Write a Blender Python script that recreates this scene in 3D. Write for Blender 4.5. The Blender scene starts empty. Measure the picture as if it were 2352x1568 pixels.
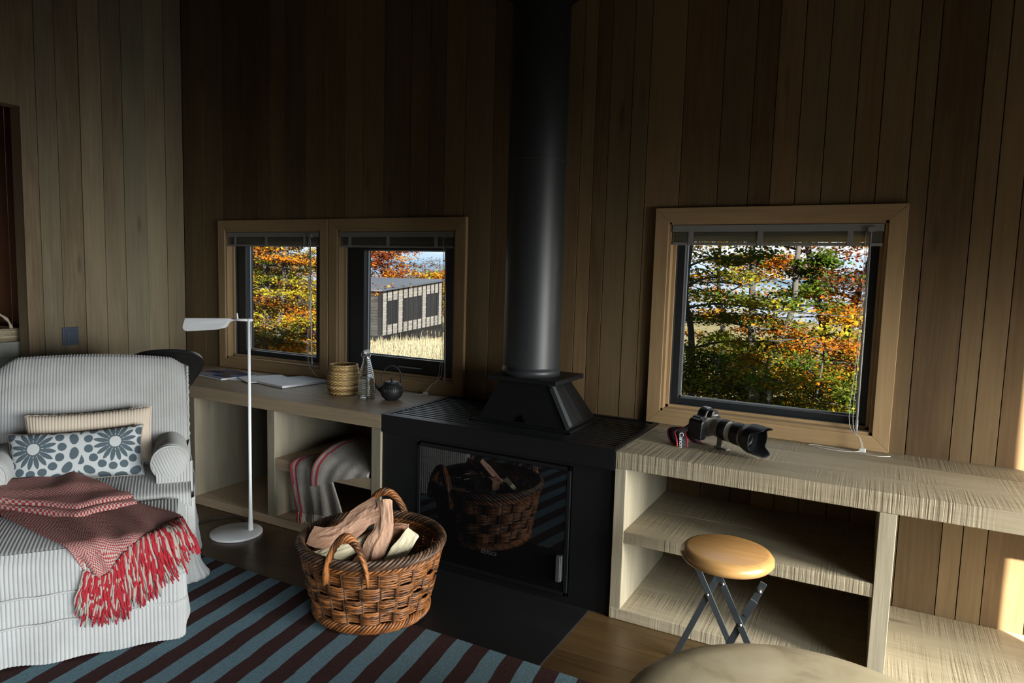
import bpy, math, random
import numpy as np
from mathutils import Matrix, Vector, Euler
random.seed(7)
RNG = np.random.default_rng(11)
S = bpy.context.scene
COL = S.collection
PI = math.pi

# ------------------------------------------------------------------ camera, sky, sun, daylight, exposure
cd = bpy.data.cameras.new('camera'); cam = bpy.data.objects.new('camera', cd); COL.objects.link(cam)
cd.sensor_width = 36.0; cd.lens = 24.0; cd.clip_start = .02; cd.clip_end = 5000
_r = Vector((0.88094863, 0.47233812, 0.0287439)); _u = Vector((-0.07177387, 0.07333076, 0.99472163)); _f = -(_r.cross(_u))
cam.matrix_world = Matrix(((_r.x, _u.x, -_f.x, 0.0), (_r.y, _u.y, -_f.y, -3.1261), (_r.z, _u.z, -_f.z, 1.35746), (0, 0, 0, 1)))
S.camera = cam
S.view_settings.view_transform = 'Standard'; S.view_settings.look = 'None'
S.view_settings.exposure = 0.0; S.view_settings.gamma = 1.0; S.view_settings.use_curve_mapping = False
S.cycles.use_denoising = True
S.cycles.max_bounces = 10; S.cycles.diffuse_bounces = 4; S.cycles.transparent_max_bounces = 24
S.cycles.sample_clamp_indirect = 6.0

W = bpy.data.worlds.new('sky'); S.world = W; W.use_nodes = True
wn = W.node_tree.nodes; wl = W.node_tree.links
wn.clear()
w_out = wn.new('ShaderNodeOutputWorld'); w_bg = wn.new('ShaderNodeBackground')
w_tc = wn.new('ShaderNodeTexCoord'); w_map = wn.new('ShaderNodeMapping'); w_map.inputs['Scale'].default_value = (1.2, 1.2, 7.0)
w_no = wn.new('ShaderNodeTexNoise'); w_no.inputs['Scale'].default_value = 1.6; w_no.inputs['Detail'].default_value = 6
w_cr = wn.new('ShaderNodeValToRGB')
w_cr.color_ramp.elements[0].position = .36; w_cr.color_ramp.elements[0].color = (.42, .66, .92, 1)
w_cr.color_ramp.elements[1].position = .55; w_cr.color_ramp.elements[1].color = (1.22, 1.23, 1.25, 1)
wl.new(w_tc.outputs['Generated'], w_map.inputs['Vector']); wl.new(w_map.outputs['Vector'], w_no.inputs['Vector'])
wl.new(w_no.outputs['Fac'], w_cr.inputs['Fac']); wl.new(w_cr.outputs['Color'], w_bg.inputs['Color'])
wl.new(w_bg.outputs['Background'], w_out.inputs['Surface'])
w_bg.inputs['Strength'].default_value = 1.15

SUN_DIR = Vector((2.2, -2.2, 1.0)).normalized()          # towards the sun
sd = bpy.data.lights.new('sun', 'SUN'); sd.energy = 56.0; sd.color = (1.0, .90, .76); sd.angle = math.radians(.6)
sun = bpy.data.objects.new('sun', sd); COL.objects.link(sun); sun.rotation_euler = SUN_DIR.to_track_quat('Z', 'Y').to_euler()

def area(name, loc, target, sx, sy, power, color, spread=180):
    d = bpy.data.lights.new(name, 'AREA'); d.shape = 'RECTANGLE'; d.size = sx; d.size_y = sy; d.energy = power; d.color = color
    d.spread = math.radians(spread)
    o = bpy.data.objects.new(name, d); COL.objects.link(o); o.location = loc
    o.rotation_euler = (Vector(loc) - Vector(target)).to_track_quat('Z', 'Y').to_euler()
    return o
# daylight entering by the long glazed wall on the right
area('daylight_glazed_wall', (1.86, -3.2, .82), (-1.2, -2.7, -.75), 3.4, 1.4, 142, (.90, .95, 1.0), 80)
area('daylight_glazed_door', (1.86, -1.0, .75), (-1.0, -.45, -.35), .55, 1.3, 42, (1.0, .97, .92), 78)

# ------------------------------------------------------------------ materials
def M(name, base=(.5, .5, .5), rough=.6, metal=0.0, spec=.5, **kw):
    m = bpy.data.materials.new(name); m.use_nodes = True
    b = m.node_tree.nodes['Principled BSDF']
    b.inputs['Base Color'].default_value = (*base, 1); b.inputs['Roughness'].default_value = rough
    b.inputs['Metallic'].default_value = metal; b.inputs['Specular IOR Level'].default_value = spec
    for k, v in kw.items(): b.inputs[k.replace('_', ' ')].default_value = v
    return m
class NT:
    def __init__(s, m): s.m = m; s.n = m.node_tree.nodes; s.l = m.node_tree.links; s.b = s.n['Principled BSDF']
    def new(s, t, **kw):
        n = s.n.new(t)
        for k, v in kw.items():
            if k in n.inputs: n.inputs[k].default_value = v
            else: setattr(n, k, v)
        return n
    def link(s, a, b): s.l.new(a, b)
    def coords(s, scale=(1, 1, 1), src='Object'):
        tc = s.new('ShaderNodeTexCoord'); mp = s.new('ShaderNodeMapping'); mp.inputs['Scale'].default_value = scale
        s.link(tc.outputs[src], mp.inputs['Vector']); return mp.outputs['Vector']
    def noise(s, vec, scale, detail=4, rough=.55, dist=0.0):
        n = s.new('ShaderNodeTexNoise'); n.inputs['Scale'].default_value = scale; n.inputs['Detail'].default_value = detail
        n.inputs['Roughness'].default_value = rough; n.inputs['Distortion'].default_value = dist
        s.link(vec, n.inputs['Vector']); return n.outputs['Fac']
    def ramp(s, fac, stops):
        r = s.new('ShaderNodeValToRGB'); e = r.color_ramp.elements
        while len(e) < len(stops): e.new(.5)
        for i, (p, c) in enumerate(stops): e[i].position = p; e[i].color = (*c, 1) if len(c) == 3 else c
        s.link(fac, r.inputs['Fac']); return r.outputs['Color']
    def mix(s, fac, a, b, mode='MIX'):
        x = s.new('ShaderNodeMix'); x.data_type = 'RGBA'; x.blend_type = mode
        for v, i in ((fac, 0), (a, 6), (b, 7)):
            if hasattr(v, 'is_output') or isinstance(v, bpy.types.NodeSocket): s.link(v, x.inputs[i])
            elif i == 0: x.inputs[0].default_value = v
            else: x.inputs[i].default_value = (*v, 1)
        return x.outputs[2]
    def math(s, op, a, b=0.0):
        x = s.new('ShaderNodeMath'); x.operation = op
        for i, v in enumerate((a, b)):
            if isinstance(v, bpy.types.NodeSocket): s.link(v, x.inputs[i])
            else: x.inputs[i].default_value = v
        return x.outputs[0]
    def bump(s, h, strength=.3, dist=.002):
        x = s.new('ShaderNodeBump'); x.inputs['Strength'].default_value = strength; x.inputs['Distance'].default_value = dist
        s.link(h, x.inputs['Height']); s.link(x.outputs['Normal'], s.b.inputs['Normal'])
    def attr(s, name, out='Fac'):
        x = s.new('ShaderNodeAttribute'); x.attribute_name = name; return x.outputs[out]
    def color(s, c): s.link(c, s.b.inputs['Base Color'])

def wood(name, dark, light, grain='Z', rough=.6, tonevar=.5, alt=None, bumpd=.0012, saw=None, knots=True, fine=1.0, spec=.35):
    """weathered timber: long grain along one axis; 'tone' per face moves the board's own colour"""
    m = M(name, rough=rough, spec=spec); t = NT(m)
    g = {'X': (1.2, 26, 26), 'Y': (26, 1.2, 26), 'Z': (26, 26, 1.2)}[grain]
    tone = t.attr('tone')
    tc = t.new('ShaderNodeTexCoord'); off = t.new('ShaderNodeVectorMath'); off.operation = 'ADD'
    cmb = t.new('ShaderNodeCombineXYZ'); k = t.math('MULTIPLY', tone, 37.0)
    for i in range(3): t.link(k, cmb.inputs[i])
    t.link(tc.outputs['Object'], off.inputs[0]); t.link(cmb.outputs[0], off.inputs[1])
    def mp(sc):
        x = t.new('ShaderNodeMapping'); x.inputs['Scale'].default_value = sc; t.link(off.outputs[0], x.inputs['Vector']); return x.outputs['Vector']
    n1 = t.noise(mp(tuple(v * fine for v in g)), 3.0, 6, .6, .25)
    n2 = t.noise(mp(tuple(v ** .55 for v in g)), 1.3, 4, .55, .6)
    f = t.math('ADD', t.math('MULTIPLY', n1, .55), t.math('MULTIPLY', n2, .6))
    f = t.math('ADD', f, t.math('MULTIPLY', t.math('SUBTRACT', tone, .5), tonevar))
    c = t.ramp(f, [(.25, dark), (.85, light)])
    if alt is not None:
        hue = t.math('FRACT', t.math('MULTIPLY', tone, 5.3))
        c = t.mix(t.math('MULTIPLY', hue, .8), c, t.ramp(f, [(.25, tuple(v * .8 for v in alt)), (.85, tuple(min(1, v * 1.35) for v in alt))]))
    if knots:
        v = t.new('ShaderNodeTexVoronoi'); v.inputs['Scale'].default_value = 1.0
        kg = {'X': (1.1, 5, 5), 'Y': (5, 1.1, 5), 'Z': (5, 5, 1.1)}[grain]
        t.link(mp(kg), v.inputs['Vector'])
        kn = t.ramp(v.outputs['Distance'], [(.03, (1, 1, 1)), (.10, (0, 0, 0))])
        c = t.mix(t.math('MULTIPLY', kn, .55), c, tuple(v_ * .35 for v_ in dark))
    t.color(c)
    h = n1
    if saw:
        sc_ = {'X': (95, 2.2, 2.2), 'Y': (2.2, 95, 2.2)}[saw]
        w1 = t.ramp(t.noise(mp(sc_), 1.0, 3, .55, .15), [(.42, (0, 0, 0)), (.58, (1, 1, 1))])
        msk = t.ramp(t.noise(mp((1.5, 3, 3)), 2.2, 2), [(.36, (0, 0, 0)), (.62, (1, 1, 1))])
        ws = t.math('MULTIPLY', w1, msk); h = t.math('ADD', t.math('MULTIPLY', n1, .6), t.math('MULTIPLY', ws, .8))
        t.color(t.mix(t.math('MULTIPLY', t.math('MULTIPLY', t.math('SUBTRACT', 1.0, w1), msk), .3), c, dark))
    t.bump(h, .6, bumpd)
    return m

wall_wood = wood('wall_planks', (0.0866, 0.0481, 0.0192), (0.217, 0.137, 0.0635), 'Z', .62, .55, alt=(0.121, 0.0918, 0.05))
side_wood = wood('side_wall_planks', (0.131, 0.09, 0.0475), (0.294, 0.225, 0.135), 'Z', .62, .35, alt=(0.181, 0.163, 0.106))
red_wood = wood('reddish_planks', (.10, .035, .014), (.23, .095, .045), 'Z', .5, .4)
trim_wood = wood('window_trim', (.25, .160, .078), (.44, .305, .162), 'X', .55, .3, knots=False)
trim_wood_v = wood('window_trim_upright', (.25, .160, .078), (.44, .305, .162), 'Z', .55, .3, knots=False)
bench_wood = wood('bench_sawn', (.20, .165, .105), (.40, .34, .235), 'X', .6, .35, saw='X', bumpd=.0022)
bench_wood_v = wood('bench_upright', (.23, .195, .13), (.42, .37, .27), 'Z', .6, .3, bumpd=.0012)
left_wood = wood('left_worktop', (0.252, 0.189, 0.119), (0.476, 0.364, 0.238), 'X', .5, .35)
left_wood_v = wood('left_upright', (0.153, 0.131, 0.09), (0.297, 0.257, 0.184), 'Z', .6, .3)
floor_wood = wood('floor_planks', (.040, .022, .008), (.11, .066, .026), 'X', .33, .5, spec=.5)
ceil_wood = wood('ceiling_planks', (.05, .032, .018), (.10, .068, .04), 'X', .7, .4)
seat_wood = wood('stool_seat_wood', (.36, .16, .05), (.60, .34, .12), 'X', .25, .5, spec=.6, bumpd=.0003)
pale_counter = wood('pale_counter', (.22, .235, .2), (.36, .38, .33), 'X', .6, .3)

def dark_metal(name, base, rough, metal=0.0, spec=.5, nb=.15):
    m = M(name, base, rough, metal, spec); t = NT(m)
    n = t.noise(t.coords((1, 1, 1)), 180, 3); t.bump(n, nb, .0004); return m
stove_black = dark_metal('stove_black', (.0055, .0058, .0065), .45, 0, .35)
stove_plate = dark_metal('stove_plate', (.010, .011, .012), .36, 0, .6)
pipe_black = dark_metal('flue_black', (.020, .022, .024), .45)
hood_edge = dark_metal('hood_edge', (.045, .049, .053), .5)
steel = M('bare_steel', (.45, .46, .47), .35, 1.0)
stove_glass = M('stove_glass', (.004, .004, .0045), .03, 0, .8, IOR=1.6)
deep_black = M('deep_black', (.001, .001, .001), .95, 0, .02)
sash_black = dark_metal('sash_black', (.017, .020, .024), .38)
alu = M('aluminium_bead', (.42, .46, .5), .4, .6)
blind_grey = M('blind_grey', (.21, .21, .20), .45)
blind_slat = M('blind_slats', (.33, .31, .25), .4)
cord_white = M('cord_white', (.62, .62, .58), .6)
clear_plastic = M('clear_plastic', (.8, .82, .82), .1, 0, .5, Transmission_Weight=.7)
white_paint = M('lamp_white', (.85, .86, .86), .35)
black_plastic = dark_metal('black_plastic', (.012, .0125, .013), .38)
black_leather = M('black_chair_leather', (.012, .012, .013), .3)
switch_blue = M('switch_slate', (.055, .07, .10), .4)
cable_black = M('cable_black', (.01, .01, .01), .5)
tea_iron = dark_metal('cast_iron', (.012, .012, .013), .5)
lens_grey = M('lens_pale', (.40, .38, .32), .4)
lens_black = dark_metal('lens_rubber', (.010, .010, .011), .45)
hood_matte = dark_metal('lens_hood', (.010, .0105, .012), .4)
cam_black = dark_metal('camera_body', (.014, .0145, .016), .42, nb=.5)
strap_black = M('strap_black', (.012, .012, .014), .7)
strap_red = M('strap_red', (.45, .012, .03), .6)
print_white = M('print_white', (.75, .75, .74), .6)
print_grey = M('print_grey', (.045, .047, .05), .5)
stool_steel = dark_metal('stool_steel', (.085, .095, .10), .45, .55)
slab = M('hearth_slate', (.0045, .0047, .005), .6, 0, .3); _t = NT(slab); _t.bump(_t.noise(_t.coords(), 30, 5), .2, .001)

def window_glass():
    m = bpy.data.materials.new('window_glass'); m.use_nodes = True; n = m.node_tree.nodes; l = m.node_tree.links; n.clear()
    o = n.new('ShaderNodeOutputMaterial'); mx = n.new('ShaderNodeMixShader'); tr = n.new('ShaderNodeBsdfTransparent'); gl = n.new('ShaderNodeBsdfGlossy')
    tr.inputs['Color'].default_value = (.97, .985, .98, 1); gl.inputs['Roughness'].default_value = .01
    fr = n.new('ShaderNodeFresnel'); ge = n.new('ShaderNodeNewGeometry'); io = n.new('ShaderNodeMix'); io.data_type = 'FLOAT'
    io.inputs[2].default_value = 1.45; io.inputs[3].default_value = 1 / 1.45                  # same pane from either side
    l.new(ge.outputs['Backfacing'], io.inputs[0]); l.new(io.outputs[0], fr.inputs['IOR'])
    l.new(fr.outputs[0], mx.inputs[0]); l.new(tr.outputs[0], mx.inputs[1]); l.new(gl.outputs[0], mx.inputs[2]); l.new(mx.outputs[0], o.inputs['Surface'])
    return m
win_glass = window_glass()
bottle_glass = M('bottle_glass', (.95, .97, .97), .02, 0, .5, Transmission_Weight=1.0, IOR=1.45)
water = M('water', (.96, .98, .98), .0, 0, .5, Transmission_Weight=1.0, IOR=1.33)

def cord_mat():
    m = M('corduroy', (.37, .37, .355), .85, 0, .15); t = NT(m)
    n = t.noise(t.coords(), 7, 4); n2 = t.noise(t.coords(), 260, 2)
    c = t.ramp(n, [(.3, (.34, .335, .318)), (.7, (.41, .408, .392))]); t.color(c); t.bump(n2, .25, .001)
    t.b.inputs['Sheen Weight'].default_value = .3; return m
corduroy = cord_mat()
corduroy_beige = M('corduroy_beige', (.56, .47, .37), .85, 0, .15)
def attr_mat(name, rough=.8, a='Col', noise_bump=None, sheen=0.0):
    m = M(name, rough=rough, spec=.2); t = NT(m); t.color(t.attr(a, 'Color'))
    if noise_bump: t.bump(t.noise(t.coords(), noise_bump, 2), .4, .001)
    t.b.inputs['Sheen Weight'].default_value = sheen
    return m
print_fabric = attr_mat('printed_cotton', .85, noise_bump=500)
def weave_mat(name, ca, cb, su, sv):
    m = M(name, rough=.95, spec=.1); t = NT(m)
    uv = t.coords((su, sv, 1), 'UV'); w = t.new('ShaderNodeTexChecker'); w.inputs['Scale'].default_value = 1.0
    dn = t.new('ShaderNodeTexNoise'); dn.inputs['Scale'].default_value = .12; dn.inputs['Detail'].default_value = 2; t.link(uv, dn.inputs['Vector'])
    ad = t.new('ShaderNodeVectorMath'); ad.operation = 'MULTIPLY_ADD'; ad.inputs[1].default_value = (3, 3, 0); t.link(dn.outputs['Color'], ad.inputs[0]); t.link(uv, ad.inputs[2])
    t.link(ad.outputs[0], w.inputs['Vector']); w.inputs['Color1'].default_value = (*ca, 1); w.inputs['Color2'].default_value = (*cb, 1)
    t.color(w.outputs['Color']); t.bump(w.outputs['Fac'], .5, .0015); return m
throw_cloth = weave_mat('throw_weave', (.27, .035, .04), (.36, .30, .255), 150, 150)
yarn_red = M('yarn_red', (.30, .008, .016), .9); yarn_beige = M('yarn_beige', (.31, .27, .225), .9)
def wool_mat():
    m = M('grey_wool', rough=.95, spec=.1); t = NT(m); c = t.attr('Col', 'Color')
    n = t.noise(t.coords(), 320, 3, .7)
    t.color(t.mix(t.ramp(n, [(.35, (0, 0, 0)), (.65, (1, 1, 1))]), t.mix(.55, c, (.05, .045, .04)), c)); t.bump(n, .6, .003); return m
grey_wool = wool_mat(); yarn_grey = M('yarn_grey', (.46, .44, .40), .95)
def rug_mat(name, c):
    m = M(name, rough=.97, spec=.05); t = NT(m); n = t.noise(t.coords(), 240, 3, .7)
    t.color(t.ramp(n, [(.3, tuple(v * .62 for v in c)), (.7, tuple(v * 1.25 for v in c))])); t.bump(n, .8, .004); return m
rug_teal = rug_mat('rug_teal', (.108, .172, .200)); rug_brown = rug_mat('rug_brown', (.042, .022, .020))
def leather_mat():
    m = M('tan_hide', rough=.42, spec=.4); t = NT(m)
    n = t.noise(t.coords(), 4.5, 6, .6, .5); n2 = t.noise(t.coords((1, 14, 1)), 9, 3)
    c = t.ramp(n, [(.3, (0.24, 0.18, 0.102)), (.5, (0.456, 0.372, 0.228)), (.72, (0.552, 0.468, 0.306))])
    c = t.mix(t.ramp(n2, [(.68, (0, 0, 0)), (.74, (1, 1, 1))]), c, (.5, .44, .32))
    t.color(c); t.bump(t.noise(t.coords(), 160, 4), .25, .0006); return m
hide = leather_mat()
def wicker(name, a, b, sc=60):
    m = M(name, rough=.45, spec=.45); t = NT(m); tone = t.attr('tone')
    n = t.noise(t.coords(), sc, 4); f = t.math('ADD', t.math('MULTIPLY', n, .6), t.math('MULTIPLY', tone, .5))
    t.color(t.ramp(f, [(.3, a), (.75, b)])); t.bump(n, .3, .0006); return m
willow = wicker('willow', (.045, .018, .007), (.34, .125, .034))
willow_dark = wicker('willow_dark', (.035, .020, .012), (.17, .09, .05))
seagrass = wicker('seagrass', (.20, .11, .035), (.52, .37, .16), 90)
kitchen_straw = wicker('straw', (.30, .24, .15), (.60, .52, .36), 90)
split_pink = wood('split_log_pink', (.24, .10, .052), (.72, .45, .30), 'Z', .8, .3, knots=False, bumpd=.005, fine=1.5)
split_pale = wood('split_log_pale', (.36, .26, .13), (.78, .70, .48), 'Z', .8, .3, knots=False, bumpd=.004, fine=1.5)
split_brown = wood('split_log_brown', (.16, .08, .04), (.36, .20, .10), 'Z', .8, .35, knots=False, bumpd=.003)
bark = wood('bark', (.05, .045, .035), (.19, .17, .13), 'Z', .9, .4, knots=False, bumpd=.004)
magazine_dark = attr_mat('magazine_cover', .25); paper = M('paper', (.68, .69, .70), .5); book_cover = M('book_cover_pale', (.62, .68, .78), .3)
spine_dark = M('book_spine', (.03, .035, .05), .5)
sleeve = M('plastic_sleeve', (.55, .56, .56), .2)
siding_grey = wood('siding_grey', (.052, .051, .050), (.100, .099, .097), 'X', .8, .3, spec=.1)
siding_shaded = wood('siding_shaded', (.006, .006, .0065), (.020, .020, .021), 'X', .8, .3, spec=.04)  # shade of the cabin's end wall put into the siding colour
batten_black = M('batten_black', (.004, .0042, .005), .8, 0, .05); roof_dark = M('roof_sheet', (.022, .028, .040), .6, 0, .2)
far_glass = M('far_window_glass', (.004, .006, .010), .12, 0, .25)
def grass_ground():
    m = M('dry_meadow', rough=1, spec=.05); t = NT(m)
    n = t.noise(t.coords((1, 1, 1)), .35, 6, .65); n2 = t.noise(t.coords((1, 1, 1)), 6, 4)
    f = t.math('ADD', t.math('MULTIPLY', n, .6), t.math('MULTIPLY', n2, .4))
    t.color(t.ramp(f, [(.3, (.065, .056, .028)), (.55, (.115, .10, .056)), (.75, (.15, .132, .082))])); return m
meadow = grass_ground(); grass_blade = M('dry_grass', (.095, .088, .060), .9, 0, .1)
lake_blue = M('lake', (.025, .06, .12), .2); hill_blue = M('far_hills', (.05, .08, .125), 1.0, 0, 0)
tree_bark = wood('tree_bark', (.008, .0075, .007), (.026, .0245, .023), 'Z', .9, .3, knots=False, bumpd=.01)
def leaf_mat():
    m = bpy.data.materials.new('autumn_leaf'); m.use_nodes = True; n = m.node_tree.nodes; l = m.node_tree.links; n.clear()
    o = n.new('ShaderNodeOutputMaterial'); mx = n.new('ShaderNodeMixShader'); d = n.new('ShaderNodeBsdfDiffuse'); tr = n.new('ShaderNodeBsdfTranslucent')
    a = n.new('ShaderNodeAttribute'); a.attribute_name = 'Col'; mx.inputs[0].default_value = .45
    l.new(a.outputs['Color'], d.inputs['Color']); l.new(a.outputs['Color'], tr.inputs['Color'])
    l.new(d.outputs[0], mx.inputs[1]); l.new(tr.outputs[0], mx.inputs[2]); l.new(mx.outputs[0], o.inputs['Surface']); return m
leaf = leaf_mat()

# ------------------------------------------------------------------ mesh helpers
class MB:
    """collects geometry for ONE mesh; tone = one random number per board / rod"""
    def __init__(s): s.v = []; s.f = []; s.mi = []; s.tone = []; s.sm = []; s.uv = None
    def add(s, vs, fs, mi=0, tone=None, smooth=False):
        o = len(s.v); s.v.extend([tuple(map(float, p)) for p in vs]); t = random.random() if tone is None else tone
        for f in fs: s.f.append([i + o for i in f]); s.mi.append(mi); s.tone.append(t); s.sm.append(smooth)
        return s
    def box(s, lo, hi, mi=0, tone=None, mat=None):
        x0, y0, z0 = lo; x1, y1, z1 = hi
        vs = [(x0, y0, z0), (x1, y0, z0), (x1, y1, z0), (x0, y1, z0), (x0, y0, z1), (x1, y0, z1), (x1, y1, z1), (x0, y1, z1)]
        if mat is not None: vs = [mat @ Vector(p) for p in vs]
        return s.add(vs, [(0, 3, 2, 1), (4, 5, 6, 7), (0, 1, 5, 4), (1, 2, 6, 5), (2, 3, 7, 6), (3, 0, 4, 7)], mi, tone)
    def hexa(s, bot, top, mi=0, tone=None):
        return s.add(list(bot) + list(top), [(0, 3, 2, 1), (4, 5, 6, 7), (0, 1, 5, 4), (1, 2, 6, 5), (2, 3, 7, 6), (3, 0, 4, 7)], mi, tone)
    def bar(s, a, b, w, h, up=(0, 0, 1), mi=0, tone=None):
        a = Vector(a); b = Vector(b); d = (b - a).normalized(); u = Vector(up); sd_ = d.cross(u).normalized(); u = sd_.cross(d)
        P = lambda c, i, j: c + sd_ * (w / 2 * i) + u * (h / 2 * j)
        return s.hexa([P(a, -1, -1), P(a, 1, -1), P(b, 1, -1), P(b, -1, -1)], [P(a, -1, 1), P(a, 1, 1), P(b, 1, 1), P(b, -1, 1)], mi, tone)
    def tube(s, pts, r, n=8, mi=0, tone=None, closed=False, caps=True):
        pts = [Vector(p) for p in pts]; m = len(pts); R = r if hasattr(r, '__len__') else [r] * m
        vs = []; nrm = None
        for i in range(m):
            if closed: d = pts[(i + 1) % m] - pts[i - 1]
            else: d = pts[min(i + 1, m - 1)] - pts[max(i - 1, 0)]
            if d.length < 1e-9: d = Vector((0, 0, 1))
            d.normalize()
            if nrm is None: nrm = d.orthogonal().normalized()
            nrm = (nrm - d * nrm.dot(d)); nrm = nrm.normalized() if nrm.length > 1e-6 else d.orthogonal().normalized()
            bn = d.cross(nrm)
            for k in range(n):
                a = 2 * PI * k / n; vs.append(pts[i] + (nrm * math.cos(a) + bn * math.sin(a)) * R[i])
        fs = []
        for i in range(m if closed else m - 1):
            j = (i + 1) % m
            for k in range(n): fs.append((i * n + k, i * n + (k + 1) % n, j * n + (k + 1) % n, j * n + k))
        if caps and not closed: fs.append(tuple(range(n))[::-1]); fs.append(tuple((m - 1) * n + k for k in range(n)))
        return s.add(vs, fs, mi, tone, True)
    def lathe(s, prof, c=(0, 0, 0), n=48, mi=0, tone=None, sx=1, sy=1):
        vs = []; fs = []; m = len(prof)
        for (r, z) in prof:
            for k in range(n): a = 2 * PI * k / n; vs.append((c[0] + r * math.cos(a) * sx, c[1] + r * math.sin(a) * sy, c[2] + z))
        for i in range(m - 1):
            for k in range(n): fs.append((i * n + k, i * n + (k + 1) % n, (i + 1) * n + (k + 1) % n, (i + 1) * n + k))
        if prof[0][0] > 1e-5: fs.append(tuple(range(n))[::-1])
        if prof[-1][0] > 1e-5: fs.append(tuple((m - 1) * n + k for k in range(n)))
        return s.add(vs, fs, mi, tone, True)
    def grid(s, P, mi=0, tone=None, closed_u=False, smooth=True, flip=False):
        P = np.asarray(P); nv, nu = P.shape[:2]; fs = []
        for j in range(nv - 1):
            for i in range(nu if closed_u else nu - 1):
                i2 = (i + 1) % nu; q = (j * nu + i, j * nu + i2, (j + 1) * nu + i2, (j + 1) * nu + i); fs.append(q[::-1] if flip else q)
        return s.add(P.reshape(-1, 3), fs, mi, tone, smooth)
    def prism(s, poly, axis_o, ax, ay, az, depth, mi=0, tone=None):
        o = Vector(axis_o); ax = Vector(ax); ay = Vector(ay); az = Vector(az); n = len(poly)
        vs = [o + ax * p[0] + ay * p[1] for p in poly] + [o + ax * p[0] + ay * p[1] + az * depth for p in poly]
        fs = [tuple(range(n))[::-1], tuple(range(n, 2 * n))] + [(i, (i + 1) % n, n + (i + 1) % n, n + i) for i in range(n)]
        return s.add(vs, fs, mi, tone)
    def build(s, name, mats, parent=None, bevel=0, origin=(0, 0, 0), auto=None, solid=0, sub=0):
        me = bpy.data.meshes.new(name); ox, oy, oz = origin
        me.from_pydata([(x - ox, y - oy, z - oz) for x, y, z in s.v], [], s.f)
        for m in (mats if isinstance(mats, (list, tuple)) else [mats]): me.materials.append(m)
        me.polygons.foreach_set('material_index', s.mi); me.polygons.foreach_set('use_smooth', s.sm)
        a = me.attributes.new('tone', 'FLOAT', 'FACE'); a.data.foreach_set('value', s.tone)
        me.update(); o = bpy.data.objects.new(name, me); COL.objects.link(o)
        if parent is not None: o.parent = parent
        else: o.location = origin
        if solid: md = o.modifiers.new('thickness', 'SOLIDIFY'); md.thickness = solid; md.offset = -1
        if bevel: md = o.modifiers.new('edge', 'BEVEL'); md.width = bevel; md.segments = 2; md.limit_method = 'ANGLE'; md.harden_normals = False
        if sub: md = o.modifiers.new('sub', 'SUBSURF'); md.levels = sub; md.render_levels = sub
        return o
def tag(o, label=None, cat=None, group=None, kind=None):
    if label: o['label'] = label
    if cat: o['category'] = cat
    if group: o['group'] = group
    if kind: o['kind'] = kind
    return o
def thing(name, loc, label, cat, group=None, rz=0.0):
    o = bpy.data.objects.new(name, None); o.empty_display_size = .05; COL.objects.link(o); o.location = loc; o.rotation_euler = (0, 0, rz)
    return tag(o, label, cat, group)
def structure(o): o['kind'] = 'structure'; return o
def set_color(o, cols, name='Col', domain='POINT'):
    a = o.data.color_attributes.new(name, 'FLOAT_COLOR', domain); c = np.ones((len(cols), 4), np.float32); c[:, :3] = cols
    a.data.foreach_set('color', c.ravel())
def set_uv(o, uvfun):
    me = o.data; uv = me.uv_layers.new(name='UVMap'); co = np.empty(len(me.loops), np.int32); me.loops.foreach_get('vertex_index', co)
    uv.data.foreach_set('uv', np.asarray(uvfun)[co].astype(np.float32).ravel())
def copy_tree(o, parent=None):
    c = o.copy(); COL.objects.link(c)
    if parent is not None: c.parent = parent
    for ch in list(o.children): copy_tree(ch, c)
    return c
def spline(pts, n=40):
    P = np.array(pts, float); m = len(P); out = []
    for t in np.linspace(0, m - 1, n):
        i = min(int(t), m - 2); f = t - i; p0 = P[max(i - 1, 0)]; p1 = P[i]; p2 = P[i + 1]; p3 = P[min(i + 2, m - 1)]
        out.append(.5 * ((2 * p1) + (-p0 + p2) * f + (2 * p0 - 5 * p1 + 4 * p2 - p3) * f * f + (-p0 + 3 * p1 - 3 * p2 + p3) * f ** 3))
    return [tuple(p) for p in out]
def ribs(P, coord, wale=.0122, h=.0046, flip=False):
    """corduroy: raise rounded ribs on a grid of points along its normals"""
    P = np.asarray(P, float); du = np.gradient(P, axis=1); dv = np.gradient(P, axis=0); n = np.cross(du, dv)
    n /= np.maximum(np.linalg.norm(n, axis=2, keepdims=True), 1e-9)
    if flip: n = -n
    hh = h * (np.abs(np.sin(PI * np.asarray(coord) / wale)) ** .75)
    return P + n * hh[..., None]

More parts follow.
